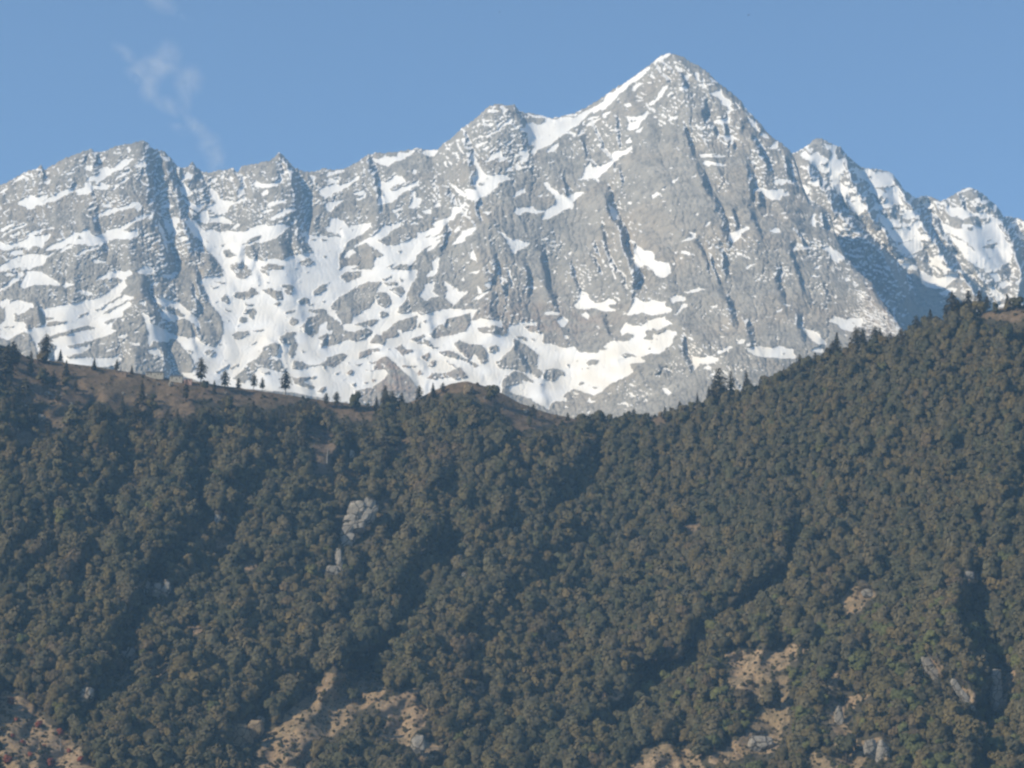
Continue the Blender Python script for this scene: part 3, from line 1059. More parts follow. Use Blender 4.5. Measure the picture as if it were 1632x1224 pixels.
def mountain_material():
    m, nt, b = new_mat("granite_and_snow")
    pos = nt.nodes.new("ShaderNodeNewGeometry").outputs["Position"]
    big = n_noise(nt, pos, .004, 3); fine = n_noise(nt, pos, .05, 5, .65); mid = n_noise(nt, pos, .015, 4)
    rock = n_ramp(nt, mid, [(.3, (.238, .221, .192)), (.55, (.292, .272, .238)), (.75, (.342, .320, .280))])
    rock = n_mix(nt, n_ramp(nt, big, [(.5, (0, 0, 0)), (.72, (.55, .55, .55))]), rock, (.345, .29, .225))
    rock = n_mix(nt, n_attr(nt, "warm"), rock, (.29, .21, .16))
    rock = n_mix(nt, .8, rock, n_ramp(nt, fine, [(.3, (.5, .5, .52)), (.48, (.95, .95, .95)), (.75, (1.15, 1.15, 1.14))]), 'MULTIPLY')
    mp = nt.nodes.new("ShaderNodeMapping"); mp.inputs["Scale"].default_value = (.045, .03, .011); mp.inputs["Rotation"].default_value = (0, R(14), 0)
    nt.links.new(pos, mp.inputs["Vector"])
    streak = n_noise(nt, mp.outputs[0], 1.0, 6, .68)
    rock = n_mix(nt, .75, rock, n_ramp(nt, streak, [(.36, (.55, .56, .6)), (.46, (.97, .97, .97)), (.62, (1, 1, 1)), (.7, (1.16, 1.14, 1.1))]), 'MULTIPLY')
    snow = n_ramp(nt, mid, [(.3, (.68, .665, .635)), (.6, (.735, .725, .70)), (.8, (.77, .765, .75))])
    snow = n_mix(nt, n_attr(nt, "dirt"), snow, (.64, .60, .525))
    edge = n_math(nt, 'ADD', n_attr(nt, "snow"), n_math(nt, 'MULTIPLY', n_math(nt, 'SUBTRACT', fine, .5), .5))
    fac = nt.nodes.new("ShaderNodeMapRange"); fac.interpolation_type = 'SMOOTHSTEP'
    fac.inputs["From Min"].default_value = .40; fac.inputs["From Max"].default_value = .60
    nt.links.new(edge, fac.inputs["Value"])
    nt.links.new(n_mix(nt, fac.outputs[0], rock, snow), b.inputs["Base Color"])
    hgt = n_math(nt, 'MULTIPLY', n_noise(nt, pos, .09, 5, .6), n_math(nt, 'SUBTRACT', 1.05, fac.outputs[0]))
    n_bump(nt, b, hgt, .6, 5.0)
    return m

MOUNTAIN_MAT = mountain_material()

def widen(P, d1=700, d2=4200):
    """carry the land on past both ends"""
    out = [P]
    for side, sg in ((0, -1), (-1, 1)):
        a = P[:, side:side + 1 or None].copy(); b = a.copy()
        a[:, :, 0] += sg * d1; a[:, :, 2] = np.maximum(a[:, :, 2] - .12 * d1, -60)
        b[:, :, 0] += sg * d2; b[:, :, 2] = np.maximum(b[:, :, 2] - .16 * d2, -60)
        out = [b, a] + out if sg < 0 else out + [a, b]
    return np.concatenate(out, 1)

def carve(relief, k, du):
    """rain and avalanche runnels: let flow collect down the face and cut in"""
    h, w = relief.shape
    idx = np.arange(w)
    for it, amp in enumerate((2.2, 2.4)):
        soft = blur(relief, 1) + 2.5 * RNG.standard_normal((h, w)) * (1 if it == 0 else .4)
        acc = np.ones((h, w))
        for r in range(h - 1):
            nx = soft[r + 1]
            L = np.concatenate([[1e9], nx[:-1]]); Rr = np.concatenate([nx[1:], [1e9]])
            t = np.where((L < nx - .15) & (L <= Rr), idx - 1, np.where(Rr < nx - .15, idx + 1, idx))
            np.add.at(acc[r + 1], t, acc[r] * .985)
        cut = np.log1p(acc * .035)
        cut = cut - blur(cut, 22)
        relief = relief - amp * blur(np.clip(cut, -1.0, 4), 1) * (.12 + .88 * k)
    return relief

# ---------------------------------------------------------------- the snow mountains
def minor_ribs(n, u0, u1, v0, v1, seed):
    rg = np.random.default_rng(seed); out = []
    for _ in range(n):
        u = rg.uniform(u0, u1); v = rg.uniform(v0, v1); L = rg.uniform(14, 58); lean = np.interp(u, [0, 500, 900, 1150, 1500], [.25, .2, .3, .42, .6]) + rg.normal(0, .16)
        p = [(u + lean * L * t + rg.normal(0, 1.6), v + L * t) for t in (0, .3, .6, 1)]
        out.append("%.0f %.1f;" % (rg.uniform(10, 24), rg.uniform(4, 11)) + " ".join("%.1f,%.1f" % q for q in p))
    return "\n".join(out)

def build_mountain(name, sky_s, sheets, ribs, gullies, u0, u1, du, nrow, vbot, crest, foot, seed):
    sky = pts(sky_s)
    u = np.arange(u0, u1 + .01, du)
    s = np.interp(u, sky[:, 0], sky[:, 1])
    kx = np.arange(-60, 61); kk = np.exp(-(kx * du / 26.0) ** 2); kk /= kk.sum()
    ss = np.convolve(np.pad(s, 60, mode='edge'), kk, mode='valid')
    s = s + 2.0 * fbm(u / 9, u * 0 + .3, 3, seed) + 1.9 * gnoise(u / 3.3, u * 0 + 7.7, seed)
    wc = np.interp(u, *np.array(crest).T); wf = np.interp(u, *np.array(foot).T)
    wc = np.convolve(np.pad(wc, 60, mode='edge'), kk, mode='valid'); wf = np.convolve(np.pad(wf, 60, mode='edge'), kk, mode='valid')
    t = np.linspace(0, 1, nrow)[:, None]
    U = np.broadcast_to(u, (nrow, len(u)))
    V = s + (np.maximum(vbot, s + 30) - s) * t
    # general slope: steep under the crest, gentler below
    T = np.clip((V - s) / (vbot - 200.0), 0, 2)
    W = wc + (wf - wc) * np.clip((V - ss) / np.maximum(vbot - ss, 60), -.3, 1.3)
    X0, Y0 = -300, 60
    rel = relief_field(ribs, gullies, X0, Y0, 2300, 760, 2.0, .0022, 1.2)
    relief = sample(rel, X0, Y0, .5, U + 5 * fbm(U / 13, V / 15, 3, seed + 70) + 7 * gnoise(U / 38, V / 38, seed + 74), V + 5 * fbm(U / 15, V / 13, 3, seed + 76) + 9 * gnoise(U / 45, V / 45, seed + 79))
    # snow map
    g = outlines(sheets, -20, 60, 2.0, 3360, 1340, {"S": 1.0, "R": 0.0})
    soft = blur(g, 2); wide = blur(g, 14)
    wu = U + 1.5 * gnoise(U / 5, V / 5, seed + 1) + 2 * gnoise(U / 14, V / 9, seed + 13); wv = V + 1.3 * gnoise(U / 6, V / 4, seed + 2)
    SN = sample(soft, -20, 60, 2.0, np.clip(wu, 0, 1631), wv)
    SW = sample(wide, -20, 60, 2.0, np.clip(U, 0, 1631), V)
    # bedding and joints
    lean = np.interp(U, [0, 500, 900, 1150, 1400], [.04, .08, .2, .36, .6])
    dip = np.interp(U, [0, 500, 800, 1000, 1200, 1632], [.34, .36, .5, .42, .25, .1])
    a_ = U; b_ = V + dip * U
    xj = U - lean * V
    led = gnoise(a_ / 34, b_ / 6.0, seed + 5) * .6 + gnoise(a_ / 16, b_ / 3.4, seed + 6) * .4
    speck_s = gnoise(a_ / 11, b_ / 3.2, seed + 8) + .5 * gnoise(a_ / 4.5, b_ / 2.2, seed + 9)
    lowmix = np.clip(wide.mean() * 0 + SW * 2.2, 0, 1)
    SN = SN + .15 + .34 * gnoise(U / 4.5, V / 2.4, seed + 10) + .12 * gnoise(U / 2.1, V / 1.8, seed + 11)
    addn = np.clip((speck_s - .56 + .25 * lowmix) * 3.2, 0, .8)          # small drifts on ledges
    addr = np.clip((-speck_s - .64 + .16 * (1 - SW)) * 3.0, 0, .9)       # outcrops in the fields
    zone = np.clip(.35 + 1.2 * gnoise(U / 70, V / 60, seed + 12), 0, 1)
    SN = np.clip(SN + addn * zone * (SN < .5) - addr * (SN > .5), 0, 1)
    rock = 1 - np.clip(blur(SN, 1), 0, 1)
    k = .28 + .72 * rock
    rough = np.clip(.55 + .95 * fbm(U / 75, V / 60, 2, seed + 60), .18, 1.25)
    rough = rough * (1 - .45 * np.exp(-(((U - 1060) / 130) ** 2 + ((V - 330) / 110) ** 2)))
    wp = 14 * gnoise(U / 60, V / 60, seed + 20); wq = 14 * gnoise(U / 60, V / 60, seed + 21)
    relief = relief + 27 * ridged((xj + 1.5 * wp) / 95, (V + wq) / 190, 1, seed + 30)
    relief = relief + 19 * ridged((xj + 1.3 * wp) / 46, (V + wq) / 95, 1, seed + 31) * (.5 + .5 * k)
    relief = relief + 9 * ridged((xj + 1.6 * wq) / 23, (V + 1.6 * wp) / 40, 2, seed + 32) * k * (.4 + .6 * rough)
    relief = relief + 6 * ridged((U + .9 * wp) / 12, (V + .9 * wq) / 17, 3, seed + 33, .6) * k * rough
    relief = relief + 2.6 * gnoise((xj + .8 * wp) / 5.2, (V + .8 * wq) / 17, seed + 34) * rock * rough
    relief = relief + 2.6 * gnoise(U / 4.2, V / 7.5, seed + 35) * rock * rough
    relief = relief + 1.6 * gnoise(xj / 2.1, V / 4.5, seed + 36) * rock
    relief = relief + 6.0 * led * k * (.3 + .7 * rough)                                       # ledges
    calm = np.clip(blur(SN, 6) * 1.3 - .3, 0, 1) * .8
    relief = relief * (1 - calm) + blur(relief, 40) * calm
    relief = carve(relief, k, du)
    # wind-packed snow on the flatter steps
    Q = point(U, V, W - relief)
    nrm = np.cross(np.gradient(Q, axis=1), np.gradient(Q, axis=0)); nrm /= np.linalg.norm(nrm, axis=2)[:, :, None] + 1e-9
    nz = np.abs(nrm[:, :, 2]); step = nz - blur(nz, 16)
    top_w = np.clip(1.15 - (V - s) / 150, 0, 1)
    zone2 = np.clip(np.interp(U, [0, 330, 620, 800, 960, 1250, 1330, 1632], [.7, .75, .65, .5, .42, .55, .5, .5]) + .45 * top_w + .55 * gnoise(U / 45, V / 38, seed + 50) - .25 * np.exp(-(((U - 1060) / 120) ** 2 + ((V - 330) / 110) ** 2)), 0, 1)
    q_ = np.quantile(step, .92); sd = step.std()
    patch = np.clip((step - q_ + sd * (1.5 * (zone2 - .6) + .5 * gnoise(U / 6, V / 3.2, seed + 51) + .5 * gnoise(U / 15, V / 9, seed + 52))) / sd * 1.6, 0, 1)
    SN = np.clip(np.maximum(SN, patch), 0, 1)
    rock = 1 - np.clip(blur(SN, 1), 0, 1)
    relief = relief + 4.0 * rock
    fade = np.clip((V - s) / 8.0, 0, 1)
    W = W - relief * (.35 + .65 * fade)
    P = point(U, V, W)
    # far side, falling away behind the crest
    back = []
    for k_ in range(9, 0, -1):
        q = P[0].copy(); q[:, 1] += 70 * k_ ** 1.3; q[:, 2] -= 62 * k_ ** 1.3
        back.append(q)
    foot_rows = []
    for dy, dz in ((250, 260), (700, 620), (1300, 1100)):
        q = P[-1].copy(); q[:, 1] -= dy; q[:, 2] = np.maximum(q[:, 2] - dz, -40); foot_rows.append(q)
    P = np.concatenate([np.array(back), P, np.array(foot_rows)], 0)
    P = widen(P)
    def rep(A):
        A = np.concatenate([np.repeat(A[:1], 9, 0), A, np.repeat(A[-1:], 3, 0)], 0)
        return np.concatenate([A[:, :1], A[:, :1], A, A[:, -1:], A[:, -1:]], 1)
    warm = np.clip(.9 * sample(blur(np.pad(np.zeros((2, 2)), 0), 0), 0, 0, 1, U * 0, V * 0), 0, 1)
    warm = np.clip(np.exp(-(((U - 640) / 110) ** 2 + ((V - 590) / 50) ** 2)) * .9 + np.exp(-(((U - 860) / 130) ** 2 + ((V - 510) / 30) ** 2)) * .6
                   + np.exp(-(((U - 1400) / 22) ** 2 + ((V - 490) / 60) ** 2)) * .7, 0, 1) * np.clip(.5 + gnoise(U / 16, V / 12, seed + 40), 0, 1)
    dirt = np.clip((V - 380) / 200, 0, 1) * np.clip(.55 + 1.1 * gnoise(U / 28, V / 22, seed + 41), 0, 1) * .7
    o = grid_mesh(name, P, {"snow": rep(SN), "warm": rep(warm), "dirt": rep(dirt)}, MOUNTAIN_MAT)
    tag(o, kind="structure")
    return o

build_mountain("mountain", SKY_MAIN, SHEETS, RIBS_MAIN.strip() + "\n" + minor_ribs(75, -50, 1400, 180, 620, 5), GULLIES_MAIN, -240, 1556, 1.2, 540, 700,
               [(-240, 6900), (236, 7250), (330, 7330), (445, 7300), (600, 7450), (1065, 7500), (1150, 7320), (1220, 7080), (1263, 6960), (1290, 6720), (1322, 6620), (1349, 6360), (1390, 6130), (1434, 5800), (1480, 5450), (1556, 5000)],
               [(-240, 5200), (500, 5500), (900, 5600), (1200, 5100), (1556, 5000)], 3)
build_mountain("distant_mountain", SKY_FAR, SHEETS_FAR, RIBS_FAR.strip() + "\n" + minor_ribs(26, 1290, 1640, 280, 500, 9), GULLIES_FAR, 1060, 1930, 1.2, 360, 760,
               [(1060, 8300), (1305, 8250), (1440, 8300), (1545, 8400), (1930, 8300)],
               [(1060, 6600), (1500, 6100), (1930, 5900)], 60)
# ---------------------------------------------------------------- the wooded hill and the valley floor, one ground sheet
HX0, HY0, HW, HH = -400, 440, 2460, 940
def hill_material():
    m, nt, b = new_mat("dry_grass_and_soil")
    pos = nt.nodes.new("ShaderNodeNewGeometry").outputs["Position"]
    n1 = n_noise(nt, pos, .03, 5, .6); n2 = n_noise(nt, pos, .25, 5, .65); n3 = n_noise(nt, pos, .008, 3); n4 = n_noise(nt, pos, .09, 6, .7)
    grass = n_ramp(nt, n1, [(.3, (.11, .076, .05)), (.5, (.15, .105, .068)), (.72, (.20, .142, .09))])
    grass = n_mix(nt, n_ramp(nt, n3, [(.45, (0, 0, 0)), (.65, (.6, .6, .6))]), grass, (.115, .088, .05))
    grass = n_mix(nt, n_ramp(nt, n2, [(.55, (0, 0, 0)), (.7, (.8, .8, .8))]), grass, (.21, .175, .13))
    grass = n_mix(nt, n_ramp(nt, n2, [(.3, (.7, .7, .7)), (.42, (0, 0, 0))]), grass, (.05, .046, .027))
    grass = n_mix(nt, n_ramp(nt, n4, [(.49, (0, 0, 0)), (.57, (.75, .75, .75))]), grass, n_mix(nt, n1, (.05, .042, .026), (.10, .08, .055)))
    soil = n_ramp(nt, n1, [(.3, (.045, .042, .028)), (.7, (.085, .07, .045))])
    grass = n_mix(nt, n_attr(nt, "dry"), grass, n_mix(nt, 1.0, grass, (1.75, 1.75, 1.65), 'MULTIPLY'))
    f = n_math(nt, 'ADD', n_attr(nt, "open"), n_math(nt, 'MULTIPLY', n_math(nt, 'SUBTRACT', n1, .5), .6))
    fac = nt.nodes.new("ShaderNodeMapRange"); fac.inputs["From Min"].default_value = .2; fac.inputs["From Max"].default_value = .5
    nt.links.new(f, fac.inputs["Value"])
    nt.links.new(n_mix(nt, fac.outputs[0], soil, grass), b.inputs["Base Color"])
    n_bump(nt, b, n4, 1.0, 4.0)
    return m

sk = pts(SKY_HILL)
hu = np.arange(HX0, HX0 + HW - 20, 4.0)
hs = np.interp(hu, sk[:, 0], sk[:, 1]) + 1.6 * fbm(hu / 26, hu * 0 + 3.1, 3, 90)
NR = 300
hU = np.broadcast_to(hu, (NR, len(hu)))
hV = hs + (1345 - hs) * np.linspace(0, 1, NR)[:, None]
w_crest = np.interp(hu, [-400, 0, 300, 560, 740, 960, 1100, 1300, 1632, 2050], [3150, 3150, 3180, 3230, 3200, 3210, 3190, 3110, 2980, 2900])
w_base = np.interp(hu, [-400, 0, 400, 900, 1250, 1632, 2050], [2060, 2080, 2160, 2250, 2150, 2080, 2060])
_k = np.exp(-(np.arange(-50, 51) / 18.0) ** 2); _k /= _k.sum()
w_crest = np.convolve(np.pad(w_crest, 50, mode='edge'), _k, mode='valid'); w_base = np.convolve(np.pad(w_base, 50, mode='edge'), _k, mode='valid')
tt = (hV - hs) / (1345 - hs)
hWd = w_crest + (w_base - w_crest) * tt ** .95
hrel = relief_field(RIBS_HILL, GULLIES_HILL, HX0, HY0, HW, HH, 4.0, .0035, .42, 30)
rel_ = sample(hrel, HX0, HY0, .25, hU + 46 * fbm(hU / 80, hV / 80, 3, 61), hV + 40 * fbm(hU / 75, hV / 75, 3, 65))
hfade = np.clip((hV - hs) / 60, 0, 1)
rel_ = .8 * blur(rel_, 1) * (.2 + .8 * hfade)
rel_ = rel_ + (10 * ridged((hU + .3 * hV) / 105, hV / 210, 1, 91) + 17 * fbm((hU + .3 * hV) / 52, hV / 80, 2, 94) + 20 * ridged(hU / 88 + .8 * fbm(hU / 60, hV / 60, 2, 97), hV / 120 + .8 * fbm(hU / 60, hV / 60, 2, 99), 2, 93) + 34 * fbm((hU + .25 * hV) / 150, hV / 190, 2, 88) + 2.2 * fbm(hU / 13, hV / 13, 2, 96)) * (.15 + .85 * hfade)
hWd = hWd - rel_
OPEN_MAP = outlines(OPEN, HX0, HY0, 1.0, HW, HH, {"G": 1.0})
_oy, _ox = np.mgrid[0:HH, 0:HW]
OPEN_MAP = sample(OPEN_MAP, 0, 0, 1.0, _ox + .5 + 13 * fbm(_ox / 19, _oy / 19, 4, 71, .65), _oy + .5 + 11 * fbm(_ox / 19, _oy / 19, 4, 75, .65))
OPEN_SOFT = blur(OPEN_MAP, 2)
OPEN_WIDE = blur(OPEN_MAP, 14)
hP = point(hU, hV, hWd)
back = []
for k_ in range(7, 0, -1):
    q = hP[0].copy(); q[:, 1] += 45 * k_ ** 1.25; q[:, 2] -= 26 * k_ ** 1.25
    back.append(q)
low = hP[-1]
front = []
for f_, z_ in ((.86, 60), (.7, 0), (.5, -60), (.3, -70), (.12, -40), (.03, -12), (.008, -3), (.001, -1.7)):
    q = low.copy(); q[:, 0] = low[:, 0] * (f_ * .8 + .2); q[:, 1] = low[:, 1] * f_; q[:, 2] = z_
    front.append(q)
q = low.copy(); q[:, 1] = -120; q[:, 2] = -1.7; front.append(q)
n_f = len(front)
hill_P = np.concatenate([np.array(back), hP, np.array(front)], 0)
op = sample(OPEN_SOFT, HX0, HY0, 1.0, hU, hV)
op = np.maximum(op, np.clip(1 - (hV - hs) / 6, 0, 1) * (hU < 930))
op = np.concatenate([np.repeat(op[:1], 7, 0), op, np.repeat(op[-1:], n_f, 0)], 0)
q = hill_P[0].copy(); q[:, 1] += 900; q[:, 2] = np.maximum(q[:, 2] - 300, 0); hill_P = np.concatenate([q[None], hill_P], 0); op = np.concatenate([op[:1], op], 0)
HILL_MAT = hill_material()
side = lambda A: np.concatenate([A[:, :1], A[:, :1], A, A[:, -1:], A[:, -1:]], 1)
hill = grid_mesh("hillside_ground", widen(hill_P), {"open": side(op), "dry": np.clip((side(np.concatenate([np.repeat(hV[:1], 8, 0), hV, np.repeat(hV[-1:], n_f, 0)], 0)) - 800) / 150, 0, 1)}, HILL_MAT)
tag(hill, kind="structure")

def ground(u, v):
    """ground point under the survey mark (u, v)"""
    c = np.clip((u - hu[0]) / 4.0, 0, len(hu) - 1.001); ci = int(c); fc = c - ci
    s0 = hs[ci] * (1 - fc) + hs[ci + 1] * fc
    r = np.clip((v - s0) / (1345 - s0) * (NR - 1), 0, NR - 1.001); ri = int(r); fr = r - ri
    w = (hWd[ri, ci] * (1 - fc) + hWd[ri, ci + 1] * fc) * (1 - fr) + (hWd[ri + 1, ci] * (1 - fc) + hWd[ri + 1, ci + 1] * fc) * fr
    vv = max(v, s0)
    return Vector(point(u, vv, w)), w

def skyline(u):
    return float(np.interp(u, hu, hs))
# ---------------------------------------------------------------- small builders
def mesh_obj(name, verts, faces, mat, parent=None, smooth=False, mats=None):
    me = bpy.data.meshes.new(name)
    me.from_pydata([tuple(v) for v in verts], [], faces); me.update()
    if smooth: me.polygons.foreach_set("use_smooth", np.ones(len(me.polygons), bool))
    if mat: me.materials.append(mat)
    o = bpy.data.objects.new(name, me); C.objects.link(o)
    if parent: o.parent = parent
    return o

def thing(name, loc, label, cat, group=None, rz=0.0, s=1.0):
    o = bpy.data.objects.new(name, None); C.objects.link(o)
    o.empty_display_size = 1.0
    o.location = loc; o.rotation_euler = (0, 0, rz); o.scale = (s, s, s)
    return tag(o, label, cat, group)

def tube(vs, fs, path, radii, n=6):
    """tapered tube through points"""
    base = len(vs); path = [Vector(p) for p in path]
    for i, p in enumerate(path):
        d = (path[min(i + 1, len(path) - 1)] - path[max(i - 1, 0)]).normalized()
        a = d.orthogonal().normalized(); b = d.cross(a)
        for k in range(n):
            t = 2 * math.pi * k / n
            vs.append(p + (a * math.cos(t) + b * math.sin(t)) * radii[i])
    for i in range(len(path) - 1):
        for k in range(n):
            fs.append((base + i * n + k, base + i * n + (k + 1) % n, base + (i + 1) * n + (k + 1) % n, base + (i + 1) * n + k))
    fs.append(tuple(base + (len(path) - 1) * n + k for k in range(n)))

def box(vs, fs, x0, x1, y0, y1, z0, z1):
    b = len(vs)
    vs += [Vector((x, y, z)) for z in (z0, z1) for y in (y0, y1) for x in (x0, x1)]
    fs += [tuple(b + i for i in f) for f in ((0, 2, 3, 1), (4, 5, 7, 6), (0, 1, 5, 4), (2, 6, 7, 3), (0, 4, 6, 2), (1, 3, 7, 5))]

def plain(name, col, var=.15, scale=.6, rough=.9):
    m, nt, b = new_mat(name)
    pos = nt.nodes.new("ShaderNodeTexCoord").outputs["Object"]
    n = n_noise(nt, pos, scale, 4)
    lo = tuple(c * (1 - var) for c in col); hi = tuple(c * (1 + var) for c in col)
    nt.links.new(n_ramp(nt, n, [(.3, lo), (.7, hi)]), b.inputs["Base Color"])
    b.inputs["Roughness"].default_value = rough
    return m

def rock_mat(name, col, scale):
    m, nt, b = new_mat(name)
    pos = nt.nodes.new("ShaderNodeTexCoord").outputs["Object"]
    n = n_noise(nt, pos, scale, 6, .65); n2 = n_noise(nt, pos, scale * 3.5, 5, .7)
    c = n_ramp(nt, n, [(.3, tuple(q * .62 for q in col)), (.5, col), (.72, tuple(q * 1.22 for q in col))])
    c = n_mix(nt, n_ramp(nt, n2, [(.5, (0, 0, 0)), (.68, (.7, .7, .7))]), c, (col[0] * .8, col[1] * .68, col[2] * .55))
    vo = nt.nodes.new("ShaderNodeTexVoronoi"); vo.feature = 'DISTANCE_TO_EDGE'; vo.inputs["Scale"].default_value = scale * .4
    wv = nt.nodes.new("ShaderNodeVectorMath"); wv.operation = 'MULTIPLY_ADD'; wv.inputs[1].default_value = (1.6, 1.6, 1.6)
    nn = nt.nodes.new("ShaderNodeTexNoise"); nn.inputs["Scale"].default_value = scale * 1.2; nt.links.new(pos, nn.inputs["Vector"])
    nt.links.new(nn.outputs["Color"], wv.inputs[0]); nt.links.new(pos, wv.inputs[2]); nt.links.new(wv.outputs[0], vo.inputs["Vector"])
    crack = n_ramp(nt, vo.outputs["Distance"], [(.015, (.2, .19, .18)), (.05, (1, 1, 1))])
    c = n_mix(nt, 1.0, c, crack, 'MULTIPLY')
    nt.links.new(c, b.inputs["Base Color"])
    n_bump(nt, b, n2, 1.0, 1.2)
    return m
M_ROCK = rock_mat("grey_gneiss", (.31, .28, .235), .16)
M_PALE = rock_mat("pale_gneiss", (.29, .265, .225), .3)
M_TAN = rock_mat("tan_rock", (.26, .20, .125), .3)

ROCKS = [(246, 612, 150, 40)]     # ground kept clear of trees in front of rocks and huts
LAND = []     # (words, u, v) used to say where a thing stands

def boulder_geo(rx, ry, rz, seed, planes=13, sub=4):
    rg = np.random.default_rng(seed)
    bm = bmesh.new(); bmesh.ops.create_icosphere(bm, subdivisions=sub, radius=1.0)
    d = np.array([v.co[:] for v in bm.verts]); d /= np.linalg.norm(d, axis=1)[:, None]
    n = rg.normal(size=(planes, 3)); n /= np.linalg.norm(n, axis=1)[:, None]
    n = np.concatenate([n, [[0, -1, .15], [1, -.2, .1], [-1, -.1, .1], [.1, .1, 1]]]); n /= np.linalg.norm(n, axis=1)[:, None]
    dist = rg.uniform(.72, 1.0, len(n))
    dp = np.maximum(d @ n.T, 1e-3)
    r = np.min(np.where(dp > .05, dist / dp, 9), axis=1)
    r = np.minimum(r, 1.25)
    r = r * (1 + .10 * ridged(d[:, 0] * 2.2 + seed, d[:, 2] * 2.6 + d[:, 1] * 2, 4, seed % 50, .6))
    co = d * r[:, None] * (rx, ry, rz)
    fs = [tuple(v.index for v in f.verts) for f in bm.faces]
    bm.free()
    return co, fs

def rock(u, v, wpx, hpx, label, name="rock_outcrop", mat=None, seed=0, cat="rock", group=None, lean=0.0, blocks=None):
    g, w = ground(u, v + hpx * .42)
    if name == "rock_outcrop": ROCKS.append((u, v, wpx, hpx))
    px = w / FPX
    vs = []; fs = []
    for (ox, oz, sx, sz) in (blocks or [(0, .5, .5, .62)]):
        co, f = boulder_geo(wpx * px * sx, wpx * px * sx * .8, hpx * px * sz, seed + len(vs))
        b = len(vs)
        z = co[:, 2] + oz * hpx * px
        vs += [Vector((c[0] + ox * wpx * px + lean * zz, c[1] + .35 * oz * hpx * px, zz)) for c, zz in zip(co, z)]
        fs += [tuple(b + i for i in q) for q in f]
    o = mesh_obj(name, vs, fs, mat or M_ROCK)
    o.location = g
    tag(o, label, cat, group)
    return o

rock(563, 838, 54, 74, "tall cracked grey rock outcrop rising out of the dark forest", seed=5, lean=.22,
     blocks=[(-.22, .84, .27, .17), (-.2, .62, .29, .13), (.13, .92, .24, .19), (.2, .66, .2, .2), (-.05, .45, .27, .16), (-.3, .3, .2, .22), (-.16, .08, .2, .22), (.33, .84, .14, .12)], cat="rock outcrop")
rock(541, 893, 13, 36, "narrow broken rock rib just below the tall cracked grey outcrop", seed=23, lean=-.1, blocks=[(0, .6, .5, .4), (.1, .1, .5, .45)], cat="rock outcrop")
rock(530, 911, 22, 14, "low pale rock step at the foot of the narrow rib", seed=31, cat="rock outcrop", mat=M_PALE)
rock(229, 935, 20, 18, "rounded grey boulder beside a dark gully, left of a two-cornered block", seed=41, cat="rock outcrop")
rock(256, 939, 28, 22, "two-cornered grey block touching the rounded boulder by the gully", seed=47, cat="rock outcrop", blocks=[(-.25, .4, .35, .5), (.3, .5, .25, .65)])
rock(345, 829, 11, 14, "small white rock standing between trees left of the tall outcrop", seed=53, mat=M_PALE, blocks=[(.1, .6, .5, .5), (-.1, 0, .35, .5)])
rock(200, 1045, 26, 24, "broken grey crag at the right edge of the left gully", seed=59, cat="rock outcrop", blocks=[(-.2, .3, .35, .5), (.3, .55, .3, .5)])
rock(138, 1106, 22, 18, "square grey boulder split by a dark crack near the bottom left", seed=61, cat="rock outcrop", blocks=[(-.3, .4, .22, .55), (.12, .5, .36, .6)])
rock(393, 1168, 44, 40, "wide weathered bluff with a tree on its right shoulder", seed=67, cat="rock outcrop", mat=M_TAN, blocks=[(-.2, .3, .38, .5), (.25, .6, .3, .4), (-.3, 0, .25, .5)])
rock(415, 1150, 14, 14, "small grey block on top of the wide weathered bluff", seed=71, cat="rock outcrop")
rock(1212, 1184, 46, 30, "flat grey slab lying in the big dry clearing at lower right", seed=73, cat="rock outcrop", blocks=[(0, .3, .5, .45)])
rock(1384, 946, 24, 12, "white rock at the right end of the small upper clearing", seed=79, mat=M_PALE)
rock(1492, 1066, 24, 34, "upper grey cliff band beside the dark right-hand gully", seed=83, cat="cliff", mat=M_PALE, lean=-.45, blocks=[(0, .6, .4, .4), (.1, .1, .4, .4)])
rock(1542, 1104, 20, 38, "lower slanting cliff band beside the dark right-hand gully", seed=89, cat="cliff", mat=M_PALE, lean=-.55, blocks=[(0, .6, .35, .42), (.1, .1, .35, .42)])
rock(1592, 1100, 22, 54, "pale cliff on the far bank of the right-hand gully", seed=97, cat="cliff", mat=M_PALE, blocks=[(.1, .7, .4, .35), (-.1, .2, .45, .4)])
rock(1338, 1144, 16, 28, "upright pale rock in the narrow strip of dry ground", seed=101, mat=M_PALE)
rock(1400, 1196, 38, 40, "jagged grey crag at the bottom right under dense trees", seed=103, cat="cliff", mat=M_PALE, blocks=[(-.25, .5, .3, .45), (.2, .3, .35, .5)])
rock(1545, 918, 16, 10, "small pale ledge among trees near the right edge", seed=107, mat=M_PALE)
rock(822, 845, 7, 9, "small white stone shining alone in the middle of the forest", seed=109, mat=M_PALE)
rock(739, 917, 8, 6, "tiny white stone below and left of the lone white stone", seed=113, mat=M_PALE)
rock(1148, 698, 8, 8, "small pinkish stone below the tall ridge conifers", seed=127, mat=M_TAN)
rock(1053, 655, 9, 7, "sunlit golden stone under a dark rounded tree on the ridge", seed=131, mat=M_TAN)
rock(746, 622, 17, 16, "sunlit tan boulder on the bare hump in mid ridge", seed=137, mat=M_TAN)
rock(560, 726, 8, 16, "pale stump of rock above the tall cracked outcrop", seed=139, mat=M_PALE)
rock(667, 1190, 26, 26, "grey bank of rock at the bottom edge right of the grassy scar", seed=149)
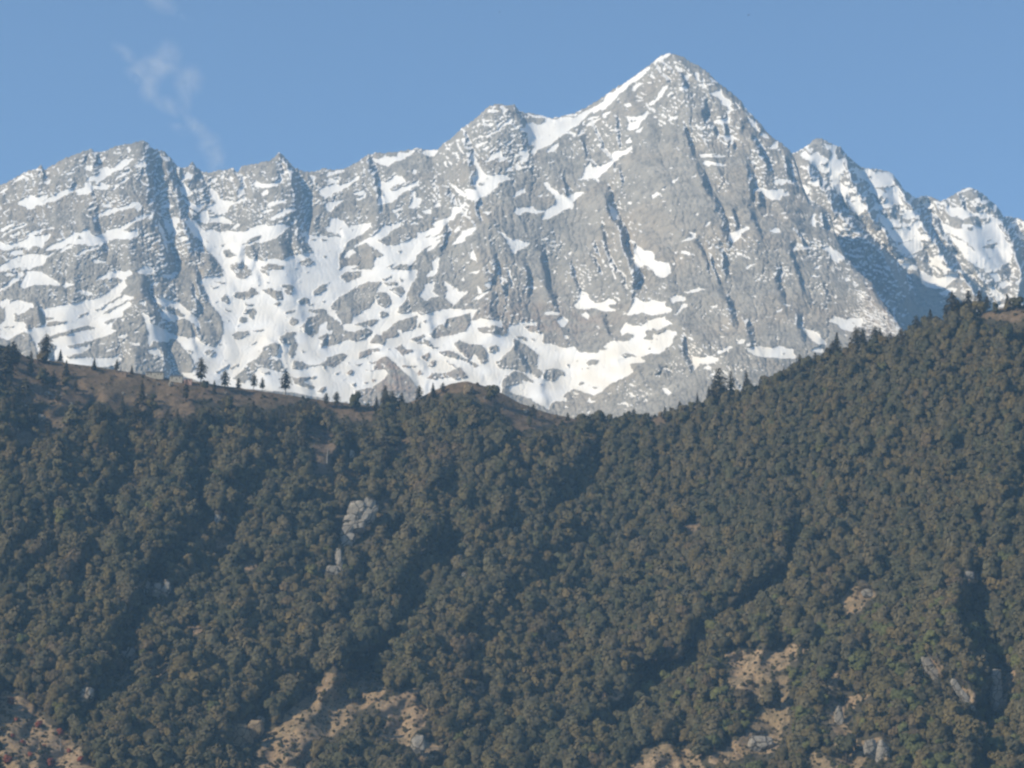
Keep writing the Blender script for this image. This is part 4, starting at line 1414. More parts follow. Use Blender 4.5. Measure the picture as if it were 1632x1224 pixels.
LAND += [("the tall cracked grey outcrop", 562, 845), ("the paired gully boulders", 242, 938), ("the left gully crag", 200, 1045),
         ("the square split boulder", 138, 1106), ("the wide weathered bluff", 393, 1165), ("the flat grey slab", 1212, 1190),
         ("the small upper clearing", 1370, 950), ("the upper cliff band", 1492, 1066), ("the slanting lower cliff band", 1542, 1110),
         ("the pale right cliff", 1592, 1105), ("the upright pale rock", 1338, 1146), ("the jagged grey crag", 1400, 1196),
         ("the small white rock", 345, 830), ("the lone white stone", 822, 845), ("the tiny white stone", 739, 917),
         ("the bare ridge hump", 760, 625), ("the long grassy scar", 500, 1150), ("the short grassy scar", 640, 1140),
         ("the forked dry clearing", 1210, 1075), ("the bottom dry clearing", 1065, 1208), ("the red flowering trees", 40, 1140),
         ("the narrow rock rib", 541, 895), ("the bottom rock bank", 667, 1195), ("the narrow dry strip", 1325, 1090),
         ("the tawny forest patch", 515, 725), ("the small pinkish stone", 1148, 698)]

# boulders on the open ridge
for k, (u, v, s, words) in enumerate([
        (75, 628, 9, "pale boulder on the dry ridge slope under the big conifer"), (94, 631, 8, "pale stone right beside the boulder under the big conifer"),
        (64, 668, 16, "broad tan boulder at the lower edge of the left grass slope"), (112, 644, 6, "small stone on the grass below the leaning shrubs"),
        (39, 647, 6, "small pale stone among shrubs at far left"), (196, 627, 5, "small tan stone in the grass left of the dark slim conifer"),
        (272, 613, 9, "yellowish boulder just below the middle hut"), (252, 612, 6, "pale stone below the long hut"),
        (234, 629, 5, "pale stone by the slim dark conifer"), (26, 686, 8, "tan stone on the slope at the left margin"),
        (118, 684, 7, "pale stone at the foot of the left grass slope"), (196, 652, 7, "flat pale stone at the bottom of the grass tongue"),
        (360, 626, 5, "pale stone on the grass under the sparse ridge trees"), (492, 641, 4, "small white stone on the ridge right of the bushy conifer"),
        (480, 684, 9, "pale flat stone on the wooded slope below the ridge"), (800, 652, 5, "grey stone on the right flank of the hump"),
        (838, 655, 9, "grey boulder low on the right flank of the hump"), (850, 664, 6, "pale stone at the right foot of the hump"),
        (886, 664, 5, "small grey stone where hump meets the saddle"), (772, 634, 5, "small brown stone beside the tan boulder"),
        (1040, 664, 6, "pale stone left of the golden stone on the saddle"), (1100, 652, 6, "white stone under the left ridge conifers"),
        (1122, 640, 5, "white stone between the ridge conifers"), (985, 668, 4, "grey stone on the saddle skyline")]):
    rock(u, v, s, s * .8, words, name="boulder", mat=(M_PALE, M_ROCK, M_TAN)[(k * 7 + s) % 3] if "pale" not in words and "white" not in words else M_PALE, seed=200 + k * 3, cat="boulder", group="boulders on the open ridge")

# ---------------------------------------------------------------- huts on the ridge
M_WALL = plain("lime_washed_stone", (.42, .38, .31), .2, .5)
M_PINK = plain("pink_plaster", (.44, .28, .22), .15, .5)
M_MUD = plain("mud_wall", (.27, .19, .13), .15, .5)
M_SLATE = plain("slate_roof", (.10, .105, .115), .25, .8, .7)
M_DARK = plain("dark_timber", (.05, .04, .035), .2, 1.0)

def hut(u, v, lpx, hpx, wall_m, label, roof_m, wins, pitch=.35, rz=0.0):
    g, w = ground(u, v)
    px = w / FPX
    L = lpx * px; H = hpx * px * .62; D = 6.0
    t = thing("stone_hut", g + Vector((0, -1.0, .2)), label, "hut", "huts on the ridge", rz)
    vs = []; fs = []; box(vs, fs, -L / 2, L / 2, -D / 2, D / 2, -4.0, H)
    mesh_obj("wall", vs, fs, wall_m, t)
    vs = []; fs = []; e = .5; rh = D * pitch
    pro = [(-D / 2 - e, H + .02), (-D / 2 - e, H + .22), (0, H + rh + .22), (D / 2 + e, H + .22), (D / 2 + e, H + .02), (0, H + rh)]
    for x in (-L / 2 - e, L / 2 + e):
        vs += [Vector((x, y, z)) for y, z in pro]
    for k in range(6): fs.append((k, (k + 1) % 6, 6 + (k + 1) % 6, 6 + k))
    fs += [(0, 5, 2, 1), (5, 4, 3, 2), (6, 7, 8, 11), (11, 8, 9, 10)]
    mesh_obj("roof", vs, fs, roof_m, t)
    for x in (-L / 2 + .01, L / 2 - .01):     # gables
        mesh_obj("gable", [(x, -D / 2, H), (x, D / 2, H), (x, 0, H + rh - .05), (x * .97, -D / 2, H), (x * .97, D / 2, H), (x * .97, 0, H + rh - .05)],
                 [(0, 1, 2), (3, 5, 4), (0, 3, 4, 1), (1, 4, 5, 2), (2, 5, 3, 0)], wall_m, t)
    vs = []; fs = []; box(vs, fs, -.55, .55, -D / 2 - .06, -D / 2 + .05, 0, min(2.1, H - .3))
    d = mesh_obj("door", vs, fs, M_DARK, t); d.location.x = wins[0] * L
    for q in wins[1:]:
        vs = []; fs = []; box(vs, fs, -.6, .6, -D / 2 - .05, -D / 2 + .05, H * .35, H * .8)
        d = mesh_obj("window", vs, fs, M_DARK, t); d.location.x = q * L
    return t
hut(247, 601, 28, 10, M_WALL, "long low stone hut with dark slate roof and pale walls on the ridge", M_SLATE, (0.03, -.38, -.2, .2, .36))
hut(281, 607, 20, 10, M_WALL, "shorter stone hut with slate roof, second along the ridge", M_SLATE, (.05, -.3, .3))
hut(300, 611, 12, 9, M_PINK, "small pink walled hut at the right end of the row", M_SLATE, (-.1, .25), .15)
hut(193, 598, 18, 7, M_MUD, "low brown mud hut left of the long stone hut", M_MUD, (.2, -.2), .12)
LAND += [("the huts on the ridge", 265, 606)]

# ---------------------------------------------------------------- birds
M_BIRD = plain("brown_feathers", (.05, .04, .03), .2, 4)
def bird(u, v, w, span, roll, yaw, label):
    vs = []; fs = []
    tube(vs, fs, [(0, -.55, 0), (0, -.42, .03), (0, -.1, .02), (0, .3, 0), (0, .5, .01)], [.03, .09, .15, .09, .03], 8)
    t = thing("soaring_bird", tuple(point(u, v, w)), label, "bird", "soaring birds", s=span / 2.4)
    t.rotation_euler = (R(8), roll, yaw)
    body = mesh_obj("body", vs, fs, M_BIRD, t, True)
    for sgn in (-1, 1):
        top = [(.08, -.25, .05), (.5, -.34, .14), (.9, -.25, .17), (1.2, -.05, .2), (1.12, .08, .19), (.8, .12, .15), (.45, .2, .11), (.08, .2, .05)]
        vv = [(sgn * x, y, z + .012) for x, y, z in top] + [(sgn * x, y, z - .012) for x, y, z in top]
        ff = [tuple(range(8)), tuple(range(15, 7, -1))] + [(k, k + 8, (k + 1) % 8 + 8, (k + 1) % 8) for k in range(8)]
        mesh_obj("wing", vv, ff, M_BIRD, t)
    tl = [(-.06, .42, 0), (.06, .42, 0), (.22, .85, 0), (0, .9, 0), (-.22, .85, 0)]
    vv = [(x, y, .015) for x, y, z in tl] + [(x, y, -.01) for x, y, z in tl]
    mesh_obj("tail", vv, [tuple(range(5)), tuple(range(9, 4, -1))] + [(k, k + 5, (k + 1) % 5 + 5, (k + 1) % 5) for k in range(5)], M_BIRD, t)
bird(1193, 24, 1150, 2.4, R(-24), R(35), "dark bird soaring with tilted wings high right of the main peak")
bird(796, 19, 2600, 2.2, R(10), R(80), "faint speck of a bird high above the middle summit")

# ---------------------------------------------------------------- cloud wisps, beyond the air box
def cloud_mat():
    m = bpy.data.materials.new("thin_cloud"); m.use_nodes = True
    nt = m.node_tree; nt.nodes.clear()
    out = nt.nodes.new("ShaderNodeOutputMaterial"); vol = nt.nodes.new("ShaderNodeVolumePrincipled")
    vol.inputs["Color"].default_value = (1, .97, .95, 1); vol.inputs["Anisotropy"].default_value = .1
    tc = nt.nodes.new("ShaderNodeTexCoord").outputs["Object"]
    ln = nt.nodes.new("ShaderNodeVectorMath"); ln.operation = 'LENGTH'; nt.links.new(tc, ln.inputs[0])
    fall = nt.nodes.new("ShaderNodeMapRange"); fall.interpolation_type = 'SMOOTHERSTEP'
    fall.inputs["From Min"].default_value = 1.0; fall.inputs["From Max"].default_value = 0.0
    nt.links.new(ln.outputs["Value"], fall.inputs["Value"])
    pos = nt.nodes.new("ShaderNodeNewGeometry").outputs["Position"]
    n = nt.nodes.new("ShaderNodeTexNoise"); n.inputs["Scale"].default_value = .013; n.inputs["Detail"].default_value = 5; n.inputs["Roughness"].default_value = .6; n.inputs["Distortion"].default_value = .6
    nt.links.new(pos, n.inputs["Vector"])
    nn = nt.nodes.new("ShaderNodeMapRange"); nn.inputs["From Min"].default_value = .36; nn.inputs["From Max"].default_value = .8
    nt.links.new(n.outputs["Fac"], nn.inputs["Value"])
    d = n_math(nt, 'MULTIPLY', n_math(nt, 'MULTIPLY', fall.outputs[0], nn.outputs[0]), CLOUD_DENSITY)
    nt.links.new(d, vol.inputs["Density"]); nt.links.new(vol.outputs[0], out.inputs["Volume"])
    return m
CLOUD_DENSITY = .008
M_CLOUD = cloud_mat()
def cloud(label, puffs, w):
    u0 = sum(p[0] for p in puffs) / len(puffs); v0 = sum(p[1] for p in puffs) / len(puffs)
    c = Vector(point(u0, v0, w))
    t = thing("cloud", c, label, "cloud", "thin cloud wisps")
    px = w / FPX
    for (u, v, ru, rv, tilt) in puffs:
        bm = bmesh.new(); bmesh.ops.create_icosphere(bm, subdivisions=3, radius=1.0)
        me = bpy.data.meshes.new("wisp"); bm.to_mesh(me); bm.free(); me.materials.append(M_CLOUD)
        o = bpy.data.objects.new("wisp", me); C.objects.link(o); o.parent = t
        o.location = Vector(point(u, v, w)) - c; o.scale = (ru * px, min(ru, rv) * px * 1.2, rv * px); o.rotation_euler = (0, R(tilt), 0)
cloud("thin white cloud wisp trailing up from the ridge between the left summits",
      [(200, 85, 40, 16, 40), (238, 112, 42, 34, -20), (265, 95, 34, 44, 20), (238, 140, 26, 36, 10), (268, 168, 48, 22, 30), (295, 160, 20, 30, 0), (310, 198, 36, 16, 40),
       (318, 208, 40, 20, 38), (334, 232, 30, 34, -20), (346, 258, 26, 36, -10), (282, 178, 40, 18, 35), (300, 130, 36, 40, 0), (215, 118, 26, 18, 30), (285, 205, 30, 16, 35)], 10900)
cloud("faint white cloud scrap cut by the top edge above the long wisp", [(258, 6, 40, 22, 20), (285, 22, 36, 12, 25), (240, -14, 30, 26, 0)], 11200)
# ---------------------------------------------------------------- trees
def leaf_mat(name, col, var=.3):
    m, nt, b = new_mat(name)
    pos = nt.nodes.new("ShaderNodeTexCoord").outputs["Object"]
    rnd = nt.nodes.new("ShaderNodeObjectInfo").outputs["Random"]
    n = n_noise(nt, pos, .55, 3, .6)
    c = n_ramp(nt, n, [(.3, tuple(q * (1 - var) for q in col)), (.5, col), (.72, tuple(q * (1 + var) for q in col))])
    tint = n_ramp(nt, rnd, [(0, (.80, .82, .84)), (.35, (.96, 1, .95)), (.7, (1.06, 1.02, .95)), (1, (1.16, 1.1, 1.05))])
    c = n_mix(nt, 1.0, c, tint, 'MULTIPLY')
    nt.links.new(c, b.inputs["Base Color"])
    b.inputs["Specular IOR Level"].default_value = .1
    return m
LOOKS = {
    "olive": (.108, .088, .044), "grey-green": (.101, .088, .053), "dark green": (.080, .075, .043),
    "yellow-green": (.098, .100, .042), "brownish": (.110, .086, .052), "red-brown": (.20, .066, .042), "needle": (.078, .068, .042),
}
LM = {k: leaf_mat("leaves_" + k.replace("-", "_").replace(" ", "_"), c) for k, c in LOOKS.items()}
M_BARK = plain("bark", (.075, .06, .048), .3, .8)
M_DEAD = plain("bleached_wood", (.36, .33, .29), .2, .8)

def leaf_quads(vs, fs, c, nrm, size, rg):
    """one irregular leaf clump facing nrm"""
    n = Vector(nrm).normalized(); a = n.orthogonal().normalized(); b = n.cross(a)
    t0 = rg.uniform(0, 6.28); base = len(vs)
    for k in range(5):
        t = t0 + 2 * math.pi * k / 5 + rg.uniform(-.3, .3); r = size * rg.uniform(.6, 1.15)
        vs.append(Vector(c) + a * (math.cos(t) * r) + b * (math.sin(t) * r) + n * rg.uniform(-.12, .12) * size)
    fs.append(tuple(range(base, base + 5)))

def broadleaf_geo(seed, h=11.0, rad=5.0, n_leaf=900):
    rg = random.Random(seed)
    lobes = [((rg.uniform(-.8, .8), rg.uniform(-.8, .8), h * .6), rad * .52)]
    for k in range(rg.randint(9, 14)):
        t = rg.uniform(0, 6.28); e = rg.uniform(.35, 1.0)
        lobes.append(((math.cos(t) * rad * .72 * e, math.sin(t) * rad * .72 * e, h * rg.uniform(.3, .92) - (e - .5) * 1.6), rad * rg.uniform(.2, .44)))
    vs, fs = [], []
    cnt = 0
    tot = sum(l[1] ** 2 for l in lobes)
    for c, r in lobes:
        for _ in range(int(n_leaf * r * r / tot * 1.5)):
            z = rg.uniform(-.75, 1); t = rg.uniform(0, 6.28); q = math.sqrt(max(0, 1 - z * z))
            d = Vector((q * math.cos(t), q * math.sin(t), z))
            p = Vector(c) + d * r * rg.uniform(.78, 1.16)
            if any((p - Vector(c2)).length < r2 * .84 for c2, r2 in lobes): continue
            nn = d + Vector((rg.gauss(0, .16), rg.gauss(0, .16), rg.gauss(.08, .12)))
            leaf_quads(vs, fs, p, nn, rg.uniform(.55, .95), rg)
    tv, tf = [], []
    tube(tv, tf, [(0, 0, -1.2), (.1, 0, h * .15), (-.1, .1, h * .35), (0, 0, h * .62)], [.42, .34, .26, .1], 7)
    for c, r in lobes[1:8]:
        z0 = rg.uniform(.2, .42) * h
        m = Vector(c) * .5 + Vector((0, 0, z0 * .5 + .3))
        tube(tv, tf, [(0, 0, z0), m, c], [.16, .11, .04], 5)
    return (vs, fs), (tv, tf)

def conifer_geo(seed, h=20.0, rad=3.4, style=0):
    rg = random.Random(seed)
    vs, fs = [], []
    tv, tf = [], []
    tube(tv, tf, [(0, 0, -1.5), (.05, 0, h * .3), (-.08, .05, h * .6), (0, 0, h * .97)], [.45, .34, .2, .04], 7)
    z = h * (.14 if style == 0 else .3 if style == 1 else .22)
    while z < h * .985:
        f = (z / h - .12) / .88
        if style == 0: r = rad * (1 - f) ** .8 + .25
        elif style == 1: r = rad * .95 * (.35 + .75 * math.sin(min(1, f * 1.05) * math.pi) ** .7) * (1 if f < .8 else .9)
        else: r = rad * .55 * (1 - f ** 3) + .3
        n = max(4, int(5 + r * 1.1))
        t0 = rg.uniform(0, 6.28)
        for k in range(n):
            if rg.random() < (.12 if style != 1 else .3): continue
            t = t0 + 6.283 * k / n + rg.uniform(-.3, .3); L = r * rg.uniform(.65, 1.15)
            d = Vector((math.cos(t), math.sin(t), 0))
            droop = rg.uniform(.12, .3)
            tip = d * L + Vector((0, 0, z - droop * L))
            tube(tv, tf, [(0, 0, z), tip], [.06, .02], 3)
            steps = max(1, int(L / .75))
            for s_ in range(steps):
                q = (s_ + .65) / steps
                p = d * L * q + Vector((rg.gauss(0, .12), rg.gauss(0, .12), z - droop * L * q * q + rg.uniform(-.1, .15)))
                nn = Vector((d.x * .75, d.y * .75, .8)) + Vector((rg.gauss(0, .3), rg.gauss(0, .3), rg.gauss(0, .2)))
                leaf_quads(vs, fs, p, nn, rg.uniform(.55, .95) * (.7 + .5 * (1 - f)), rg)
        z += (.62 if style == 0 else .85) * rg.uniform(.8, 1.25)
    for _ in range(6): leaf_quads(vs, fs, (rg.gauss(0, .1), rg.gauss(0, .1), h * rg.uniform(.95, 1.0)), (rg.gauss(0, 1), rg.gauss(0, 1), .4), .3, rg)
    return (vs, fs), (tv, tf)

def dead_geo(seed, h=13.0):
    rg = random.Random(seed); tv, tf = [], []
    tube(tv, tf, [(0, 0, -1), (.1, 0, h * .4), (.3, .1, h * .75), (.2, 0, h)], [.4, .3, .17, .05], 7)
    for k in range(9):
        z = h * rg.uniform(.3, .95); t = rg.uniform(0, 6.28); L = (1 - z / h) * 4 + rg.uniform(.8, 1.8)
        e = Vector((math.cos(t) * L, math.sin(t) * L, z + L * rg.uniform(.3, .9)))
        tube(tv, tf, [(.2 * z / h, 0, z), Vector((e.x * .5, e.y * .5, z + (e.z - z) * .35)), e], [.14, .09, .03], 5)
    return tv, tf

def to_mesh(name, geo, mat, h=0.0, kind=0):
    me = bpy.data.meshes.new(name); me.from_pydata([tuple(v) for v in geo[0]], [], geo[1]); me.update(); me.materials.append(mat)
    if h:      # leaf sprays shade with the rounding of the crown they belong to
        co = np.array([tuple(v) for v in geo[0]])
        c = np.stack([co[:, 0] * 0, co[:, 1] * 0, (np.full(len(co), h * .5) if kind == 0 else co[:, 2] - .45 * np.hypot(co[:, 0], co[:, 1]) - .4)], 1)
        out = co - c; out /= np.linalg.norm(out, axis=1)[:, None] + 1e-6
        fn = np.zeros_like(co)
        for p in me.polygons: fn[list(p.vertices)] = p.normal[:]
        fn *= np.sign((fn * out).sum(1))[:, None] + 1e-6
        n = out * .44 + fn * .26 + np.array((-.14, -.12, .42)); n /= np.linalg.norm(n, axis=1)[:, None] + 1e-6
        me.polygons.foreach_set("use_smooth", np.ones(len(me.polygons), bool))
        me.normals_split_custom_set_from_vertices([tuple(q) for q in n])
    return me

PROTO = []       # (kind, look, crown mesh, trunk mesh, height)
for i, look in enumerate(["olive", "grey-green", "dark green", "olive", "grey-green", "yellow-green", "brownish", "dark green", "red-brown"]):
    h = (11, 12, 12.5, 9.5, 10.5, 10, 9.5, 11, 8)[i]
    cg, tg = broadleaf_geo(40 + i, h, (5.0, 5.4, 4.6, 4.8, 5.6, 4.4, 4.6, 5.0, 4.2)[i])
    PROTO.append(("broadleaf", look, to_mesh("crown", cg, LM[look], h), to_mesh("trunk", tg, M_BARK), h))
for i, (style, h, rad) in enumerate([(0, 20, 4.4), (0, 21, 5.0), (2, 19, 4.4), (1, 21, 5.6), (1, 22, 4.8)]):
    cg, tg = conifer_geo(80 + i, h, rad, style)
    PROTO.append(("conifer", "needle", to_mesh("crown", cg, LM["needle"], h, 1), to_mesh("trunk", tg, M_BARK), h))
CONE = [k for k, p in enumerate(PROTO) if p[0] == "conifer"]

# where the trees stand
v00 = hP[:-1, :-1]; e1 = hP[:-1, 1:] - v00; e2 = hP[1:, :-1] - v00
area = np.linalg.norm(np.cross(e1, e2), axis=2)
inside = (hU[:-1, :-1] > -250) & (hU[:-1, :-1] < 1880) & (hV[:-1, :-1] < 1300)
area = area * inside
N_TRY = int(area.sum() / 26.0)
pick = np.searchsorted(np.cumsum(area.ravel()), RNG.random(N_TRY) * area.sum())
pr, pc = np.unravel_index(np.clip(pick, 0, area.size - 1), area.shape)
fr, fc = RNG.random(N_TRY), RNG.random(N_TRY)
tu = hU[pr, pc] + fc * 4.0
tv_ = hV[pr, pc] * (1 - fr) + hV[pr + 1, pc] * fr
tp = hP[pr, pc] * ((1 - fr) * (1 - fc))[:, None] + hP[pr, pc + 1] * ((1 - fr) * fc)[:, None] + hP[pr + 1, pc] * (fr * (1 - fc))[:, None] + hP[pr + 1, pc + 1] * (fr * fc)[:, None]
tw = tp[:, 1] * CP + tp[:, 2] * SP
def is_open(u, v): return sample(OPEN_WIDE, HX0, HY0, 1.0, u, v)
tsc = np.clip(np.exp(RNG.normal(.42, .36, N_TRY)), .75, 2.6) * (1 - .24 * np.clip((tu - 800) / 200, 0, 1) * np.clip((950 - tv_) / 150, 0, 1))
tsc = tsc * (1 - .45 * (tu < 1060) * np.clip(1 - (tv_ - np.interp(tu, hu, hs)) / 22, 0, 1))
hpx = 11 * tsc / (tw / FPX)
opn = np.maximum.reduce([is_open(tu, tv_), is_open(tu, tv_ - .45 * hpx), is_open(tu, tv_ - .8 * hpx), is_open(tu - .4 * hpx, tv_ - .6 * hpx), is_open(tu + .4 * hpx, tv_ - .6 * hpx), is_open(tu, tv_ - 1.0 * hpx), is_open(tu, tv_ - 1.25 * hpx) * .8])
keep = (opn < .15) | (RNG.random(N_TRY) < .006)
con_p = np.clip(1 - (tv_ - np.interp(tu, hu, hs)) / 190, 0, 1) * np.clip((700 - tu) / 160, 0, 1) * .7
con_p = np.maximum(con_p, .05 * np.clip(1 - (tv_ - np.interp(tu, hu, hs)) / 60, 0, 1))
rnd_c = RNG.random(N_TRY)
opn_c = sample(OPEN_SOFT, HX0, HY0, 1.0, tu, tv_)
for (ru, rv, rw, rh) in ROCKS:
    keep &= ~((np.abs(tu - ru) < rw * .5 + .3 * hpx) & (tv_ > rv - rh * .25) & (tv_ < rv + rh * .42 + .85 * hpx))
look_n = fbm(tu / 130, tv_ / 110, 2, 120); look_r = RNG.random(N_TRY)
near_y = np.clip((tu - 1000) / 200, 0, 1) * np.clip((tv_ - 940) / 80, 0, 1)
cells = {}
TREES = []      # u, v, point, w, proto, scale, rot
SKYTREES = [(72, 548, 42, 3), (96, 568, 20, 1), (320, 612, 42, 0), (404, 616, 26, 3), (418, 618, 22, 4), (455, 622, 38, 3), (186, 586, 18, 1), (210, 596, 14, 0), (225, 650, 44, 2), (296, 640, 36, 2),
            (341, 632, 26, 2), (358, 622, 32, 1), (380, 624, 22, 4), (1147, 654, 64, 4), (1140, 650, 44, 3), (1130, 652, 34, 0), (1112, 656, 28, 0), (1166, 642, 48, 2), (1190, 632, 40, 2), (1186, 634, 22, 4),
            (1212, 626, 24, 0), (1275, 600, 34, 4), (1335, 576, 44, 1), (1328, 580, 36, 3), (1366, 568, 46, 3), (1376, 566, 40, 4), (1396, 562, 40, 3), (1404, 560, 36, 1), (1436, 550, 26, 0), (1462, 540, 36, 3),
            (1484, 532, 38, 1), (1470, 538, 26, 0), (1520, 518, 52, 3), (1528, 516, 36, 4), (1544, 508, 44, 4), (1562, 500, 36, 4), (1574, 498, 26, 3), (1606, 492, 24, 1), (1510, 520, 34, 4), (1250, 608, 22, 1),
            (1300, 588, 26, 4), (1312, 584, 22, 3), (1420, 556, 26, 4), (150, 590, 20, 1), (48, 600, 40, 2), (20, 590, 46, 3), (10, 610, 60, 1), (40, 640, 38, 1), (120, 630, 30, 2), (105, 600, 26, 1), (85, 620, 30, 2),
            (668, 640, 26, 3), (690, 634, 24, 1), (706, 628, 20, 3), (640, 650, 24, 4), (600, 654, 22, 1), (536, 650, 26, 1), (520, 648, 22, 3), (850, 668, 26, 0), (905, 676, 20, 0), (940, 676, 18, 1), (1010, 672, 20, 3), (1060, 668, 20, 1), (1084, 662, 22, 4)]
for (u, v, h_px, st) in SKYTREES:
    if u > 1240 and st == 0: st = 3
    if u > 1000: h_px *= 1.12
    elif st in (0, 1) and int(u) % 3: st = 3 + int(u) % 2
    p, w = ground(u, v)
    k = CONE[st]
    s = h_px * (1.08 if u < 700 else 1.0) * (w / FPX) / PROTO[k][4]
    TREES.append((u, v, np.array(p), w, k, s, random.uniform(0, 6.28)))
    cells.setdefault((int(p[0] // 8), int(p[1] // 8)), []).append(np.array(p))
_x = 1096.0
while _x < 1640:
    _v = float(np.interp(_x, hu, hs)) + random.uniform(1, 9)
    p, w = ground(_x, _v)
    k = random.choice((0, 1, 3, 4, 7, 7, 2, 6)); s = random.uniform(.9, 2.0)
    TREES.append((_x, _v, np.array(p), w, k, s, random.uniform(0, 6.28)))
    cells.setdefault((int(p[0] // 8), int(p[1] // 8)), []).append(np.array(p))
    _x += random.uniform(5, 13) * (1 if _x < 1560 else 2.2)
for u, v, s in ((110, 1200, .6), (128, 1214, .7), (26, 1150, .5), (70, 1192, .5), (20, 1176, .55), (100, 1150, .5), (16, 1124, 1.0), (62, 1160, .9), (96, 1172, .9), (12, 1218, 1.15), (80, 1222, 1.05), (36, 1188, .7), (48, 1206, .6)):
    p, w = ground(u, v)
    TREES.append((u, v, np.array(p), w, 8, s, random.uniform(0, 6.28)))
    cells.setdefault((int(p[0] // 8), int(p[1] // 8)), []).append(np.array(p))
n_con = len(SKYTREES)
gap_n = fbm(tu / 40, tv_ / 30, 2, 140)
for i in np.nonzero(keep)[0]:
    p = tp[i]; con = rnd_c[i] < con_p[i] and n_con < 295
    dmin = 5.6 if con else (4.4 + 1.8 * gap_n[i]) * (.3 + .72 * tsc[i])
    cx, cy = int(p[0] // 8), int(p[1] // 8)
    bad = False
    for a in (-1, 0, 1):
        for b in (-1, 0, 1):
            for q in cells.get((cx + a, cy + b), ()):
                if (q[0] - p[0]) ** 2 + (q[1] - p[1]) ** 2 + (q[2] - p[2]) ** 2 < dmin * dmin: bad = True; break
            if bad: break
        if bad: break
    if bad: continue
    cells.setdefault((cx, cy), []).append(p)
    s = float(tsc[i])
    if con:
        k = CONE[(0, 1, 2, 0, 1, 2, 3, 4)[int(look_r[i] * 8)]]; s = .95 + .6 * look_r[i] ** .7; n_con += 1
    else:
        q = look_n[i] + (look_r[i] - .5) * 1.1
        if look_r[i] < near_y[i] * .32: k = 5
        elif q > .62: k = 6
        elif q > .12: k = (0, 3)[i % 2]
        elif q > -.3: k = (1, 4)[i % 2]
        else: k = (2, 7)[i % 2]
        if look_r[i] > .985: k = 5
    TREES.append((float(tu[i]), float(tv_[i]), p, float(tw[i]), k, s, float(look_r[i] * 80 % 6.28)))

vis = [t for t in TREES if -5 < t[0] < 1637 and t[1] < 1236]
con_t = [t for t in vis if PROTO[t[4]][0] == "conifer"]
bro_t = sorted([t for t in vis if PROTO[t[4]][0] != "conifer" and t[4] != 8], key=lambda t: -t[5] * PROTO[t[4]][4] / t[3])[:300]
red_t = [t for t in TREES if t[4] == 8]
single = con_t + bro_t + red_t
single_id = {id(t) for t in single}
rest = [t for t in TREES if id(t) not in single_id]

def where(u, v):
    """nearest landmark and the side of it"""
    best = min(LAND, key=lambda L: (L[1] - u) ** 2 + (L[2] - v) ** 2)
    a = math.degrees(math.atan2(best[2] - v, u - best[1])) % 360
    side = ["right of", "up and right of", "straight above", "up and left of", "left of", "down and left of", "straight below", "down and right of"][int((a + 22.5) // 45) % 8]
    return side, best[0], math.hypot(best[1] - u, best[2] - v)
ORD = ["nearest", "second nearest", "third nearest", "fourth nearest", "fifth nearest", "sixth nearest", "seventh nearest", "eighth nearest", "ninth nearest", "tenth nearest"]

LAND_T = LAND[:]
LAND += [("the deep middle gully", 703, 870), ("the deep right gully", 1240, 930), ("the left gully", 200, 1000), ("the saddle in the ridge", 960, 668),
         ("the tall ridge conifers", 1145, 640), ("the right skyline conifers", 1520, 510), ("the left ridge conifer", 72, 545)]
jobs = {}
for t in single:
    kind, look, cm, tm, h = PROTO[t[4]]
    side, lm, dist = where(t[0], t[1] - 8)
    st = t[4] - CONE[0] if kind == "conifer" else 0
    if kind == "conifer":
        word = ["cone shaped dark conifer", "broad cone shaped conifer", "slim dark conifer", "ragged open crowned conifer", "tall ragged conifer"][st]
    elif t[4] == 8: word = "red flowering tree"
    else: word = "big " + look + " broadleaf tree"
    jobs.setdefault((word, side, lm), []).append((dist, t))
first = {}
for (word, side, lm), lst in jobs.items():
    lst.sort(key=lambda q: q[0])
    for n, (dist, t) in enumerate(lst):
        kind, look, cm, tm, h = PROTO[t[4]]
        name = "conifer" if kind == "conifer" else "red_flowering_tree" if t[4] == 8 else "broadleaf_tree"
        grp = "conifers on the hillside and ridge" if kind == "conifer" else "red flowering trees" if t[4] == 8 else "large broadleaf trees of the hillside forest"
        label = (word + ", " + ORD[n] + " " + side + " " + lm) if n < len(ORD) else word + " among others " + side + " " + lm
        p = Vector(t[2]) - Vector((0, 0, .3))
        root = thing(name, p, label, "tree", grp, t[6], t[5])
        if t[4] not in first:
            crown = bpy.data.objects.new("crown", cm); trunk = bpy.data.objects.new("trunk", tm)
            first[t[4]] = (crown, trunk)
        else:
            crown, trunk = first[t[4]][0].copy(), first[t[4]][1].copy()
        for o in (crown, trunk):
            C.objects.link(o); o.parent = root

